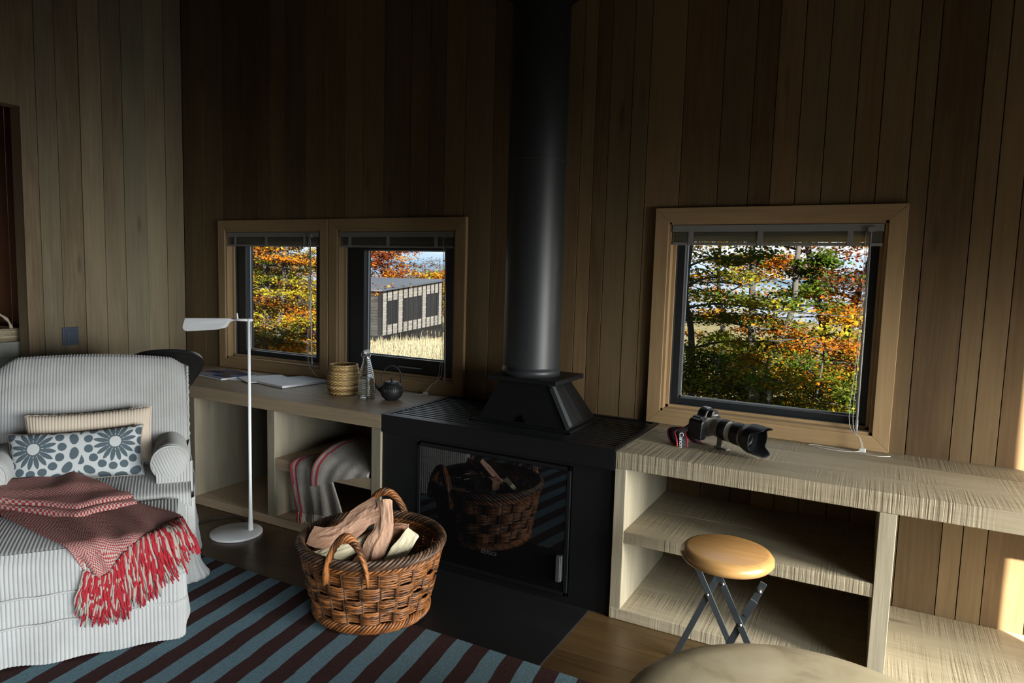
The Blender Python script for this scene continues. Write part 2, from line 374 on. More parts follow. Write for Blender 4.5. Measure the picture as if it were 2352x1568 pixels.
# ------------------------------------------------------------------ room shell
WIN = [  # opening x0, x1, z0, z1 ; glass x0, x1, z0, z1
    (-3.822, -2.982, .743, 1.588, -3.715, -3.085, .800, 1.50),
    (-2.848, -2.014, .743, 1.588, -2.705, -2.128, .852, 1.475),
    (-.862, .018, .743, 1.612, -.800, -.044, .800, 1.54)]
def planks(mb, p0, axis, a0, a1, z0, z1, seams, holes, depth=.02, out=1):
    """vertical boards on the plane through p0; axis 'x' or 'y'"""
    edges = sorted(set([a0, a1] + [s_ for s_ in seams if a0 < s_ < a1]))
    for i in range(len(edges) - 1):
        e0, e1 = edges[i], edges[i + 1]; tone = random.random(); dz = random.random() * .003
        cuts = sorted(set([e0, e1] + [h for H in holes for h in H[:2] if e0 < h < e1]))
        for j in range(len(cuts) - 1):
            c0, c1 = cuts[j], cuts[j + 1]; mid = (c0 + c1) / 2
            g0 = .0016 if j == 0 else 0; g1 = .0016 if j == len(cuts) - 2 else 0
            zs = [(z0, z1)]
            for H in holes:
                if H[0] <= mid <= H[1]:
                    zs = [q for (a, b) in zs for q in ((a, min(b, H[2])), (max(a, H[3]), b)) if q[1] - q[0] > 1e-4]
            for (a, b) in zs:
                if axis == 'x': mb.box((c0 + g0, p0[1] + dz, a), (c1 - g1, p0[1] + depth, b), 0, tone)
                else: mb.box((p0[0] - depth, c0 + g0, a), (p0[0] - dz, c1 - g1, b), 0, tone) if out > 0 else mb.box((p0[0] + dz, c0 + g0, a), (p0[0] + depth, c1 - g1, b), 0, tone)
seams = [-4.17, -4.04, -3.86, -3.68, -3.54, -3.42, -3.29, -3.12, -2.97, -2.81, -2.67, -2.52, -2.34, -2.21, -2.11, -1.98, -1.81, -1.68, -1.55, -1.43, -1.32, -1.25, -1.18, -1.07, -.99,
         -.83, -.66, -.53, -.44, -.34, -.24, -.13, -.04, .07, .14, .29, .36, .44, .58, .7, .86, .97, 1.1, 1.25, 1.4, 1.52, 1.63]
ZC = 3.25
wb_ = MB(); holes = [w[:4] for w in WIN]
planks(wb_, (0, 0, 0), 'x', -4.25, 1.7, 0, ZC, seams, holes)
# dark backing behind the boards, with the same openings, and the outer skin
def backing(mb, y0, y1, mi):
    xs = sorted(set([-5.2, 1.9] + [h for H in holes for h in H[:2]]))
    for i in range(len(xs) - 1):
        m_ = (xs[i] + xs[i + 1]) / 2; H = [h for h in holes if h[0] <= m_ <= h[1]]
        for (a, b) in ([(0, ZC)] if not H else [(0, H[0][2]), (H[0][3], ZC)]): mb.box((xs[i], y0, a), (xs[i + 1], y1, b), mi, .5)
backing(wb_, .02, .15, 1)
structure(wb_.build('wall_back', [wall_wood, batten_black], bevel=.0008))
wl_ = MB()
planks(wl_, (-4.25, 0, 0), 'y', -5.6, 0, 0, ZC, [-.13, -.27, -.42, -.55, -.68, -.81, -.92, -1.12, -1.3, -1.5, -1.7, -1.9, -2.1, -2.3, -2.55, -2.8, -3.1, -3.4, -3.7, -4, -4.3, -4.6, -4.9, -5.2], [(-2.35, -1.005, -.1, 2.2)])
wl_.box((-4.35, -1.005, 0), (-4.27, 0, ZC), 0, .4); wl_.box((-4.35, -5.6, 0), (-4.27, -2.35, ZC), 0, .4); wl_.box((-4.35, -2.35, 2.2), (-4.27, -1.005, ZC), 0, .4)
structure(wl_.build('wall_left', [side_wood], bevel=.0008))
wh = MB(); planks(wh, (-5.05, 0, 0), 'y', -3.5, .0, 0, ZC, [-.2, -.4, -.55, -.7, -.86, -1.0, -1.14, -1.3, -1.5, -1.7, -1.9, -2.1, -2.3, -2.6, -2.9, -3.2], [])
wh.box((-5.05, -3.6, 0), (-4.35, -3.5, ZC), 0, .3)
structure(wh.build('wall_hallway', [red_wood]))
fl = MB(); y = -5.8
while y < .02:
    x = -5.2 + random.random() * .8 - .8
    while x < 1.9:
        L = 1.4 + random.random() * 1.2; fl.box((max(x, -5.2) + .0006, y + .0008, -.03), (min(x + L, 1.9) - .0006, min(y + .135, .02) - .0008, 0)); x += L
    y += .135
fl.box((-5.2, -5.8, -.1), (1.9, .15, -.03), 0, .1)
structure(fl.build('floor', [floor_wood]))
ce = MB(); y = -5.8
while y < .1: ce.box((-5.2, y + .001, ZC), (1.9, y + .139, ZC + .03)); y += .14
ce.box((-5.2, -5.8, ZC + .03), (1.9, .2, ZC + .12), 0, .2)
structure(ce.build('ceiling', [ceil_wood]))
wf = MB(); planks(wf, (0, -5.6, 0), 'x', -5.2, 1.9, 0, ZC, [-5.2 + .15 * i for i in range(1, 48)], [], depth=-.02)
wf.box((-5.2, -5.75, 0), (1.9, -5.62, ZC), 0, .3)
structure(wf.build('wall_front', [wall_wood]))
wr = MB()
RH = [(-5.05, -1.45, .08, 2.1), (-1.319, -.70, .08, 2.1)]
for (a, b) in ((-5.6, -5.05), (-1.45, -1.319), (-.70, 0)): wr.box((1.7, a, 0), (1.82, b, ZC))
for h in RH: wr.box((1.7, h[0], 0), (1.82, h[1], h[2])); wr.box((1.7, h[0], h[3]), (1.82, h[1], ZC))
structure(wr.build('wall_right', [wall_wood]))
# glazed doors of the right wall (outside the frame)
for n_, h in enumerate(RH):
    r_ = bpy.data.objects.new('door_%d' % (n_ + 1), None); COL.objects.link(r_); r_.location = (1.76, (h[0] + h[1]) / 2, h[2]); structure(r_)
    f_ = MB(); w_ = .05; k = 3 if n_ == 0 else 1; step = (h[1] - h[0]) / k; og = tuple(r_.location)
    for i in range(k):
        a = h[0] + i * step; b = a + step
        f_.box((1.74, a, h[2]), (1.78, a + w_, h[3])); f_.box((1.74, b - w_, h[2]), (1.78, b, h[3])); f_.box((1.74, a, h[2]), (1.78, b, h[2] + w_)); f_.box((1.74, a, h[3] - w_), (1.78, b, h[3]))
    f_.build('door_frame', [sash_black], r_, origin=og)
    g_ = MB()
    for i in range(k): a = h[0] + i * step; g_.box((1.757, a + w_, h[2] + w_), (1.763, a + step - w_, h[3] - w_))
    g_.build('door_glass', [win_glass], r_, origin=og)

# ------------------------------------------------------------------ windows and blinds of the back wall
def make_window(i, w):
    x0, x1, z0, z1, g0, g1, h0, h1 = w
    r_ = bpy.data.objects.new('window_%d' % (i + 1), None); COL.objects.link(r_); base = ((x0 + x1) / 2, 0, z0); r_.location = base; structure(r_)
    tw = .064; t_ = MB(); o = .021
    a0, a1, b0, b1 = x0 - tw, x1 + tw, z0 - .062, z1 + tw
    a0 = max(a0, {0: -9, 1: -2.913, 2: -9}[i]); a1 = min(a1, {0: -2.919, 1: 9, 2: 9}[i])
    yy = -o
    def tp(poly, mi, tone):
        t_.prism(poly, (0, yy, 0), (1, 0, 0), (0, 0, 1), (0, 1, 0), o + .012, mi, tone)
    tp([(a0, b1), (x0, z1), (x1, z1), (a1, b1)], 0, .35); tp([(a0, b0), (a1, b0), (x1, z0), (x0, z0)], 0, .6)
    tp([(a0, b0), (x0, z0), (x0, z1), (a0, b1)], 1, .45); tp([(a1, b0), (a1, b1), (x1, z1), (x1, z0)], 1, .55)
    t_.build('casing', [trim_wood, trim_wood_v], r_, bevel=.002, origin=base)
    v_ = MB(); rt = .012                                             # reveal boards lining the opening, and a bead before the sash
    v_.box((x0 - .002, -.012, z0 - .002), (x0 + rt, .13, z1), 1, .5); v_.box((x1 - rt, -.012, z0), (x1 + .002, .13, z1), 1, .5)
    v_.box((x0, -.012, z1 - rt), (x1, .13, z1 + .002), 0, .5); v_.box((x0, -.012, z0 - .002), (x1, .13, z0 + rt), 0, .5)
    v_.box((x0 + rt, .03, z0 + rt), (x0 + rt + .014, .055, z1 - rt), 1, .8); v_.box((x1 - rt - .014, .03, z0 + rt), (x1 - rt, .055, z1 - rt), 1, .8); v_.box((x0 + rt, .03, z0 + rt), (x1 - rt, .055, z0 + rt + .014), 0, .8)
    v_.build('reveal', [trim_wood, trim_wood_v], r_, bevel=.0012, origin=base)
    s_ = MB(); X0, X1, Z0, Z1 = x0 + rt, x1 - rt, z0 + rt, z1 - rt; ya, yb = .055, .12
    s_.box((X0, ya, Z0), (g0, yb, Z1)); s_.box((g1, ya, Z0), (X1, yb, Z1)); s_.box((g0, ya, Z0), (g1, yb, h0)); s_.box((g0, ya, h1), (g1, yb, Z1))
    sh = .018
    s_.box((X0, ya - .012, Z0), (X0 + sh, ya, Z1)); s_.box((X1 - sh, ya - .012, Z0), (X1, ya, Z1)); s_.box((X0, ya - .012, Z0), (X1, ya, Z0 + sh))
    s_.build('sash', [sash_black], r_, bevel=.002, origin=base)
    b_ = MB(); bw = .006
    b_.box((g0, yb - .03, h0), (g0 + bw, yb - .022, h1)); b_.box((g1 - bw, yb - .03, h0), (g1, yb - .022, h1)); b_.box((g0, yb - .03, h0), (g1, yb - .022, h0 + bw)); b_.box((g0, yb - .03, h1 - bw), (g1, yb - .022, h1))
    b_.build('glazing_bead', [alu], r_, origin=base)
    q = MB(); q.box((g0, yb - .022, h0), (g1, yb - .016, h1)); q.build('pane', [win_glass], r_, origin=base)
    if i == 1:
        hd = MB(); hd.box((-2.43, ya - .02, .80), (-2.27, ya - .002, .806)); hd.build('sash_handle', [alu], r_, bevel=.001, origin=base)
for i, w in enumerate(WIN): make_window(i, w)
BL = ['grey raised venetian blind in the window above the magazines, with its rod on the right',
      'grey raised venetian blind in the window showing the dark cabin, cord trailing beside the teapot',
      'grey raised venetian blind in the large window above the camera, cord looped by the sill']
for i, (x0, x1, z0, z1, *_g) in enumerate(WIN):
    a, b = x0 + .016, x1 - .016; zt = z1 - .014; base = ((a + b) / 2, .0, zt - .09)
    bl = thing('venetian_blind', base, BL[i], 'blind', 'venetian blinds on the back wall')
    h = MB(); h.box((a, -.016, zt - .030), (b, .022, zt)); h.box((a, -.018, zt - .004), (b, -.016, zt)); h.build('headrail', [blind_grey], bl, bevel=.0015, origin=base)
    st = MB()
    for k in range(15):
        z_ = zt - .033 - k * .0027; st.add([(a + .004, -.014, z_), (b - .004, -.014, z_), (b - .004, .002, z_ + .0012), (a + .004, .002, z_ + .0012), (a + .004, .018, z_), (b - .004, .018, z_)], [(0, 1, 2, 3), (3, 2, 5, 4)], 0, random.random())
    so = st.build('slats', [blind_slat], bl, origin=base, solid=.0006)
    br = MB(); br.box((a + .002, -.015, zt - .088), (b - .002, .019, zt - .075)); br.build('bottom_rail', [blind_grey], bl, bevel=.002, origin=base)
    for fx in (.10, .45, .86):
        c = MB(); xx = a + fx * (b - a); c.box((xx - .011, -.0175, zt - .089), (xx + .011, -.0155, zt - .026)); c.box((xx - .006, -.019, zt - .05), (xx + .006, -.0165, zt - .036)); c.build('ladder_clip', [clear_plastic if i == 1 else blind_grey], bl, origin=base)
    wx = b - .045 if i else b - .06
    w_ = MB(); w_.tube([(wx, -.024, zt - .02), (wx + .002, -.022, zt - .4), (wx + .003, -.012, .80), (wx + .003, -.012, .755)], .0042, 8); w_.tube([(wx + .003, -.012, .80), (wx + .003, -.012, .748)], .006, 8)
    w_.build('wand', [clear_plastic], bl, origin=base)
    cj = MB(); cj.box((wx - .012, -.03, zt - .032), (wx + .012, -.012, zt - .012)); cj.build('tilt_gear', [blind_grey], bl, bevel=.001, origin=base)
    cd_ = MB()
    tx, ty = {0: (-2.985, -.035), 1: (-2.155, -.075), 2: (-.012, -.062)}[i]
    for k in (0, 1):
        sx = wx - .012 - .006 * k
        cd_.tube(spline([(sx, -.02, zt - .03), (sx + .002, -.022, 1.1), (sx - .008 * k, -.024, .80), (sx + (tx - sx) * .7 + .004 * k, -.055, .735), (tx + .004 * k, ty, .694)], 30), .0011, 5)
    if i: cd_.tube(spline([(tx, ty, .688), (tx - .04, ty - .03, .6825), (tx - .13, ty - .035, .6825), (tx - .20, ty - .0, .6825), (tx - .16, ty + .012, .6825), (tx - .06, ty - .012, .6825), (tx + .05, ty - .045, .6825), (tx + .10, ty - .02, .6825)], 50), .0014, 5)
    cd_.build('pull_cord', [cord_white], bl, origin=base)
    if i:
        tz = MB(); tz.box((tx - .013, ty - .011, .6805), (tx + .013, ty + .011, .697)); tz.build('cord_toggle', [cord_white], bl, bevel=.004, origin=base)

# ------------------------------------------------------------------ benches with shelves
YF = -.620
def worktop(name, x0, x1, label, mat, seam_ys):
    m = MB(); ys = [YF] + seam_ys + [-.001]
    for i in range(len(ys) - 1): m.box((x0, ys[i] + (.0006 if i else 0), .612), (x1, ys[i + 1], .680))
    o = m.build(name, [mat], bevel=.0025, origin=((x0 + x1) / 2, -.31, .612)); return tag(o, label, 'worktop')
worktop('worktop', -4.249, -2.021, 'brown timber worktop under the two left windows, carrying magazines, teapot and bottle', left_wood, [-.40, -.17])
worktop('worktop', -.860, 1.69, 'pale sawn timber worktop under the right window, carrying the black camera', bench_wood, [-.42, -.2])
def unit(name, x0, x1, panels, shelves, label, mh, mv, bx1=None):
    base = ((x0 + x1) / 2, -.31, 0); u_ = thing(name, base, label, 'shelf unit')
    for (a, b) in panels: m = MB(); m.box((a, YF, .0005), (b, -.004, .6115)); m.build('side_panel' if a in (panels[0][0], panels[-1][0]) else 'divider', [mv], u_, bevel=.002, origin=base)
    for (a, b, z0, z1) in shelves: m = MB(); m.box((a, YF + .003, z0), (b, -.31, z1)); m.box((a, -.309, z0), (b, -.004, z1)); m.build('shelf', [mh], u_, bevel=.002, origin=base)
    m = MB(); m.box((x0, YF - .001, .001), (bx1 or x1, -.004, .046)); m.build('bottom_board', [mh], u_, bevel=.002, origin=base)
    return u_
ul = unit('shelf_unit', -3.40, -2.021, [(-3.40, -3.35), (-2.775, -2.722), (-2.078, -2.022)], [(-2.722, -2.078, .305, .362)], 'grey-brown open shelf unit below the two left windows, with a woollen blanket on its shelf', left_wood, left_wood_v)
ur = unit('shelf_unit', -.860, .107, [(-.860, -.815), (.055, .107)], [(-.815, .055, .316, .364)], 'empty pale open shelf unit to the right of the stove, behind the round stool', bench_wood, bench_wood_v, bx1=1.69)

# ------------------------------------------------------------------ wood stove, flue, hearth
SX0, SX1 = -2.019, -.862
st = thing('wood_stove', (-1.44, -.31, 0), 'black built-in wood stove with glass door and slatted top between the two benches', 'stove')
SB = (-1.44, -.31, 0)
m = MB(); DX0, DX1, DZ0, DZ1 = -1.815, -1.045, .03, .585
m.box((SX0, YF + .012, .0), (DX0, -.003, .60)); m.box((DX1, YF + .012, 0), (SX1, -.003, .60)); m.box((DX0, YF + .012, DZ1), (DX1, -.003, .60)); m.box((DX0, YF + .012, 0), (DX1, -.003, DZ0))
m.box((DX0, -.14, DZ0), (DX1, -.003, DZ1))
m.build('body', [stove_black], st, bevel=.002, origin=SB)
m = MB(); fw = .035
m.box((SX0, YF, .60), (SX1, YF + fw, .684)); m.box((SX0, -.035, .66), (SX1, -.002, .684)); m.box((SX0, YF + fw, .60), (SX0 + .022, -.035, .684)); m.box((SX1 - .022, YF + fw, .60), (SX1, -.035, .684))
m.box((SX0 + .022, YF + fw, .60), (SX1 - .022, -.035, .628), 0, .2)
m.build('top_frame', [stove_black], st, bevel=.0015, origin=SB)
m = MB(); n_s = 15
for k in range(n_s):
    yy = YF + fw + .012 + k * ((-.035 - YF - fw - .02) / n_s)
    for (a, b) in ((SX0 + .022, -1.64), (-1.125, SX1 - .022)) if yy > -.47 else ((SX0 + .022, SX1 - .022),): m.box((a, yy, .655), (b, yy + .021, .681))
m.build('top_slats', [stove_plate], st, bevel=.0025, origin=SB)
hx0, hx1, hy0, hy1 = -1.60, -1.15, -.435, -.10
m = MB(); m.box((hx0 - .03, hy0 - .02, .655), (hx1 + .025, hy1 + .03, .687))
m.hexa([(hx0, hy0, .687), (hx1, hy0, .687), (hx1, hy1, .687), (hx0, hy1, .687)], [(-1.515, -.385, .872), (-1.272, -.385, .872), (-1.272, -.15, .872), (-1.515, -.15, .872)])
m.box((-1.56, -.425, .872), (-1.215, -.105, .893))
hood = m.build('flue_hood', [stove_black], st, bevel=.002, origin=SB)
def onface(s, t, off):                                               # right sloping face of the hood: s front->back, t bottom->top
    b0 = Vector((hx1, hy0, .687)); b1 = Vector((hx1, hy1, .687)); t0 = Vector((-1.272, -.385, .872)); t1 = Vector((-1.272, -.15, .872))
    p = (b0.lerp(b1, s)).lerp(t0.lerp(t1, s), t); n = (b1 - b0).cross(t0 - b0).normalized(); return p + n * off
def strip(mb, s0, s1, t0, t1, th):
    mb.hexa([onface(s0, t0, 0), onface(s1, t0, 0), onface(s1, t1, 0), onface(s0, t1, 0)], [onface(s0, t0, th), onface(s1, t0, th), onface(s1, t1, th), onface(s0, t1, th)])
m = MB(); strip(m, -.02, .09, .03, .90, .020); m.build('hood_rib', [hood_edge], hood, bevel=.001)
m = MB(); strip(m, .0, .30, .905, .97, .016); m.build('hood_rib', [hood_edge], hood, bevel=.001)
m = MB(); strip(m, .40, .415, .04, .95, .006); m.build('hood_rib', [stove_plate], hood, bevel=.001)
m = MB(); strip(m, .62, .635, .04, .95, .006); m.build('hood_rib', [stove_plate], hood, bevel=.001)
m = MB(); strip(m, .10, .60, .05, .94, .004); m.build('access_plate', [stove_plate], hood)
for o in hood.children: o.location = (-SB[0], -SB[1], -SB[2])
m = MB(); m.add([(-1.405, -.4365, .695), (-1.355, -.4365, .695), (-1.38, -.428, .728)], [(0, 1, 2)]); o = m.build('hood_triangle', [deep_black], hood, solid=.001); o.location = (-SB[0], -SB[1], -SB[2])  # small dark triangle on the front face of the hood
m = MB(); pc = (-1.408, -.285); pr_ = .132
m.lathe([(pr_ + .004, .893), (pr_ + .004, .925), (pr_, .927), (pr_, .94), (pr_, 1.85), (pr_, 1.88), (pr_, ZC - .001)], (*pc, 0), 64, 0, .5); m.build('flue_pipe', [pipe_black], st, origin=SB)
m = MB(); m.lathe([(pr_ + .001, 1.8635), (pr_ + .0026, 1.8635), (pr_ + .0026, 1.8665), (pr_ + .001, 1.8665)], (*pc, 0), 64, 0, .5); m.build('pipe_seam', [hood_edge], st, origin=SB)
m = MB(); m.lathe([(pr_ + .001, 2.60), (pr_ + .05, 2.60), (pr_ + .05, 2.63), (pr_ + .001, 2.63)], (*pc, 0), 64, 0, .5); m.build('pipe_collar', [stove_black], st, origin=SB)
m = MB(); bw = .055
m.box((DX0 + .004, YF + .004, DZ0 + .004), (DX0 + .02, YF + .02, DZ1 - .004)); m.box((DX1 - .02, YF + .004, DZ0 + .004), (DX1 - .004, YF + .02, DZ1 - .004)); m.box((DX0 + .004, YF + .004, DZ1 - .02), (DX1 - .004, YF + .02, DZ1 - .004)); m.box((DX0 + .004, YF + .004, DZ0 + .004), (DX1 - .004, YF + .02, DZ0 + .02))
m.box((DX0 + .02, YF + .016, DZ0 + .02), (DX1 - .02, YF + .03, .175)); m.box((DX0 + .02, YF + .016, .52), (DX1 - .02, YF + .03, DZ1 - .02)); m.box((DX0 + .02, YF + .016, .175), (DX0 + .07, YF + .03, .52)); m.box((DX1 - .07, YF + .016, .175), (DX1 - .02, YF + .03, .52))
door = m.build('door', [stove_black], st, bevel=.0012, origin=SB)
m = MB(); m.box((DX0 + .022, YF + .006, DZ0 + .022), (DX1 - .022, YF + .0145, DZ1 - .022)); g_ = m.build('door_glass', [stove_glass], door); g_.location = (-SB[0], -SB[1], -SB[2])
m = MB(); m.box((DX1 - .050, YF - .012, .095), (DX1 - .032, YF + .006, .205)); m.box((DX1 - .032, YF - .006, .095), (DX1 - .028, YF + .006, .205)); h_ = m.build('door_handle', [hood_edge], door, bevel=.002); h_.location = (-SB[0], -SB[1], -SB[2])
def text(name, body, mat, size, matrix, parent, shear=0.0):
    c = bpy.data.curves.new(name, 'FONT'); c.body = body; c.size = size; c.extrude = .0002; c.shear = shear; c.align_x = 'CENTER'; c.align_y = 'CENTER'
    c.materials.append(mat); tmp = bpy.data.objects.new(name, c); COL.objects.link(tmp); bpy.context.view_layer.update()
    me = bpy.data.meshes.new_from_object(tmp.evaluated_get(bpy.context.evaluated_depsgraph_get())); bpy.data.objects.remove(tmp)
    o = bpy.data.objects.new(name, me); COL.objects.link(o); o.parent = parent; o.matrix_local = matrix; return o
text('maker_mark', 'Bosca', print_grey, .034, Matrix.Translation(Vector((-1.425, YF + .0055, .142)) - Vector(SB)) @ Euler((PI / 2, 0, 0)).to_matrix().to_4x4(), door, .35)
m = MB(); m.box((-2.0, -1.092, -.002), (-.945, YF + .001, .008)); tag(m.build('hearth_slab', [slab], bevel=.001, origin=(-1.47, -.85, 0)), 'flat black hearth slab on the floor in front of the stove', 'hearth')

# ------------------------------------------------------------------ rug
rug = thing('rug', (-1.9, -2.2, 0), 'blue and dark brown striped wool rug spread on the floor', 'rug')
m = MB(); X0r, X1r = -3.3, -.70; y1 = -1.087; row = .457; per = .1385; half = .069
r = 0; yt = y1
RB = (-1.9, -2.2, 0)
while yt > -3.4:
    yb = max(yt - row, -3.4); ph = 0 if r % 2 == 0 else half
    k0 = -2.043 + ph + .0
    kk = -12
    while True:
        xa = k0 + kk * per; kk += 1
        if xa - per > X1r + .2: break
        for (c0, c1, mi) in ((xa - half, xa, 0), (xa, xa + per - half, 1)):
            t0 = 0; t1 = .145 * (yt - yb)
            q = [(c0, yt), (c1, yt), (c1 + t1, yb), (c0 + t1, yb)]
            if min(p[0] for p in q) < X0r or max(p[0] for p in q) > X1r + .1: continue
            n = 6; top = []; 
            for s_ in range(n):
                f0, f1 = s_ / n, (s_ + 1) / n
                w0 = .0022 * math.sin(7 * f0 * 3 + xa * 40); w1 = .0022 * math.sin(7 * f1 * 3 + xa * 40)
                ya, yb_ = yt + (yb - yt) * f0, yt + (yb - yt) * f1
                m.hexa([(c0 + t1 * f1 + w1, yb_, .001), (c1 + t1 * f1 + w1, yb_, .001), (c1 + t1 * f0 + w0, ya, .001), (c0 + t1 * f0 + w0, ya, .001)],
                       [(c0 + t1 * f1 + w1, yb_, .011), (c1 + t1 * f1 + w1, yb_, .011), (c1 + t1 * f0 + w0, ya, .011), (c0 + t1 * f0 + w0, ya, .011)], mi, .5)
    yt -= row; r += 1
m.build('pile', [rug_teal, rug_brown], rug, origin=RB)

# ------------------------------------------------------------------ armchair and ottoman (local x along the seat front, local y towards the back)
CH_O = Vector((-2.122, -1.585, 0)); CH_RZ = math.atan2(.813, .582)
CX = Vector((.582, .813, 0)); CY = Vector((-.813, .582, 0))
def chw(x, y, z=0.0): return CH_O + CX * x + CY * y + Vector((0, 0, z))
AO = (-.37, .85, 0.0)
ac = thing('armchair', chw(-.37, .85), 'cream wide-rib corduroy armchair with rolled arms and a loose skirt', 'armchair', None, CH_RZ)
def smooth(a, b, t): t = max(0, min(1, (t - a) / (b - a))); return t * t * (3 - 2 * t)
# back cushion
U0, U1 = -.775, .032; nu = 400; us = np.linspace(U0, U1, nu)
prof = spline([(.985, .36), (1.02, .50), (1.055, .64), (1.095, .78), (1.125, .86), (1.16, .905), (1.19, .92), (1.215, .905), (1.232, .86), (1.238, .70), (1.235, .36), (1.235, .05)], 90)
def ztop(u): return .918 - .030 * ((u + .40) / .40) ** 2 * (1 if u > -.4 else .55) - .030 * smooth(-.05, .03, u) - .055 * smooth(-.66, -.78, u)
P = np.zeros((len(prof), nu, 3))
for j, (y, z) in enumerate(prof):
    for i, u in enumerate(us):
        k = (ztop(u) - .36) / (.92 - .36); zz = .36 + (z - .36) * k if z > .36 else z
        e = min(u - U0, U1 - u); rd = .030 * (1 - math.sqrt(max(0, 1 - (1 - min(e, .03) / .03) ** 2)))
        yc = 1.13; yy = y + (yc - y) * min(1, rd / .14) - .018 * math.sin(PI * (u - U0) / (U1 - U0)) * (1 if y < 1.17 else 0) + .006 * math.sin(9 * u + 5 * z) * (1 if y < 1.1 else 0)
        P[j, i] = (u, yy, zz)
P2 = ribs(P, np.broadcast_to(us, P.shape[:2]), flip=True)
m = MB(); m.grid(P2, 0, .5, flip=True); n_ = len(prof)
side = [tuple(P[j, -1]) for j in range(n_)]; m.add(side, [tuple(range(n_))], 0, .5); side = [tuple(P[j, 0]) for j in range(n_)]; m.add(side, [tuple(range(n_))[::-1]], 0, .5)
bk = m.build('back', [corduroy], ac, origin=AO)
m = MB(); pp = [(U1 - .001 + .002 * math.sin(k * 2.4), P[j, -1][1] - .002, P[j, -1][2]) for k, j in enumerate(range(0, 44))]
m.tube(pp, [.0062 + .0012 * math.sin(k * 1.9) for k in range(len(pp))], 8)
w_ = m.build('piping', [corduroy], bk); w_.location = tuple(-v for v in AO)
m = MB(); pp = [(U0 + .001, P[j, 0][1] - .002, P[j, 0][2]) for j in range(0, 44)]; m.tube(pp, .0062, 8); w_ = m.build('piping', [corduroy], bk); w_.location = tuple(-v for v in AO)
# seat cushion
cu = np.linspace(-.79, .030, 402); prof = spline([(1.02, .40), (.90, .412), (.75, .418), (.62, .415), (.54, .408), (.505, .398), (.492, .380), (.490, .355), (.498, .335)], 46)
P = np.array([[(u, y + .004 * math.sin(7 * u), z + .008 * math.sin(PI * (u + .79) / .82) * (1 if z > .39 else .3)) for u in cu] for (y, z) in prof])
m = MB(); m.grid(ribs(P, np.broadcast_to(cu, P.shape[:2])), 0, .5)
for k, fl in ((0, 1), (-1, -1)):                                      # boxed ends of the cushion
    end = [tuple(P[j, k]) for j in range(len(prof))] + [(cu[k], 1.02, .335)]; m.add(end, [tuple(range(len(end)))[::fl]], 0, .5)
m.build('seat_cushion', [corduroy], ac, origin=AO)
# body and skirt, running round the chair
def roundpath(x0, x1, y0, y1, r, n):
    seg = []
    def arc(cx, cy, a0, a1):
        for t in np.linspace(a0, a1, 9): seg.append((cx + r * math.cos(t), cy + r * math.sin(t)))
    arc(x0 + r, y0 + r, PI, 1.5 * PI); arc(x1 - r, y0 + r, -PI / 2, 0); arc(x1 - r, y1 - r, 0, PI / 2); arc(x0 + r, y1 - r, PI / 2, PI); seg.append(seg[0])
    seg = np.array(seg); L = np.r_[0, np.cumsum(np.linalg.norm(np.diff(seg, axis=0), axis=1))]; q = np.linspace(0, L[-1], n)
    return np.c_[np.interp(q, L, seg[:, 0]), np.interp(q, L, seg[:, 1])], q
def wrap(x0, x1, y0, y1, r, levels, n, wave, seam=()):
    p, q = roundpath(x0, x1, y0, y1, r, n); d = np.gradient(p, axis=0); d /= np.linalg.norm(d, axis=1, keepdims=True); nr = np.c_[d[:, 1], -d[:, 0]]
    P = []
    for z in levels:
        o = wave(z, q, p); P.append(np.c_[p + nr * o[:, None], np.full(len(p), z) + np.where(z < .02, .004 * np.sin(q * 31), 0)])
    return np.array(P), q
lv = [.37, .345, .30, .25, .21, .205, .200, .16, .12, .08, .05, .03, .02, .0162]
def wv(z, q, p):
    o = .004 * np.sin(q * 11 + 3 * z)
    if z < .2: o = o + (.2 - z) / .2 * (.020 + .014 * np.sin(q * 27) * np.sin(q * 7.1)) + np.where((p[:, 0] > .0) & (p[:, 1] < .56), .05 * max(0, (.12 - z) / .12) ** 2, 0)
    o = np.where((p[:, 1] < .53) & (p[:, 0] < -.02), np.minimum(o, .004), o)
    if abs(z - .205) < .002: o = o - .006
    return o
P, q = wrap(-.80, .044, .498, 1.255, .03, lv, 2100, wv)
m = MB(); m.grid(ribs(P, np.broadcast_to(q, P.shape[:2]), flip=True), 0, .5); m.build('skirt', [corduroy], ac, origin=AO)
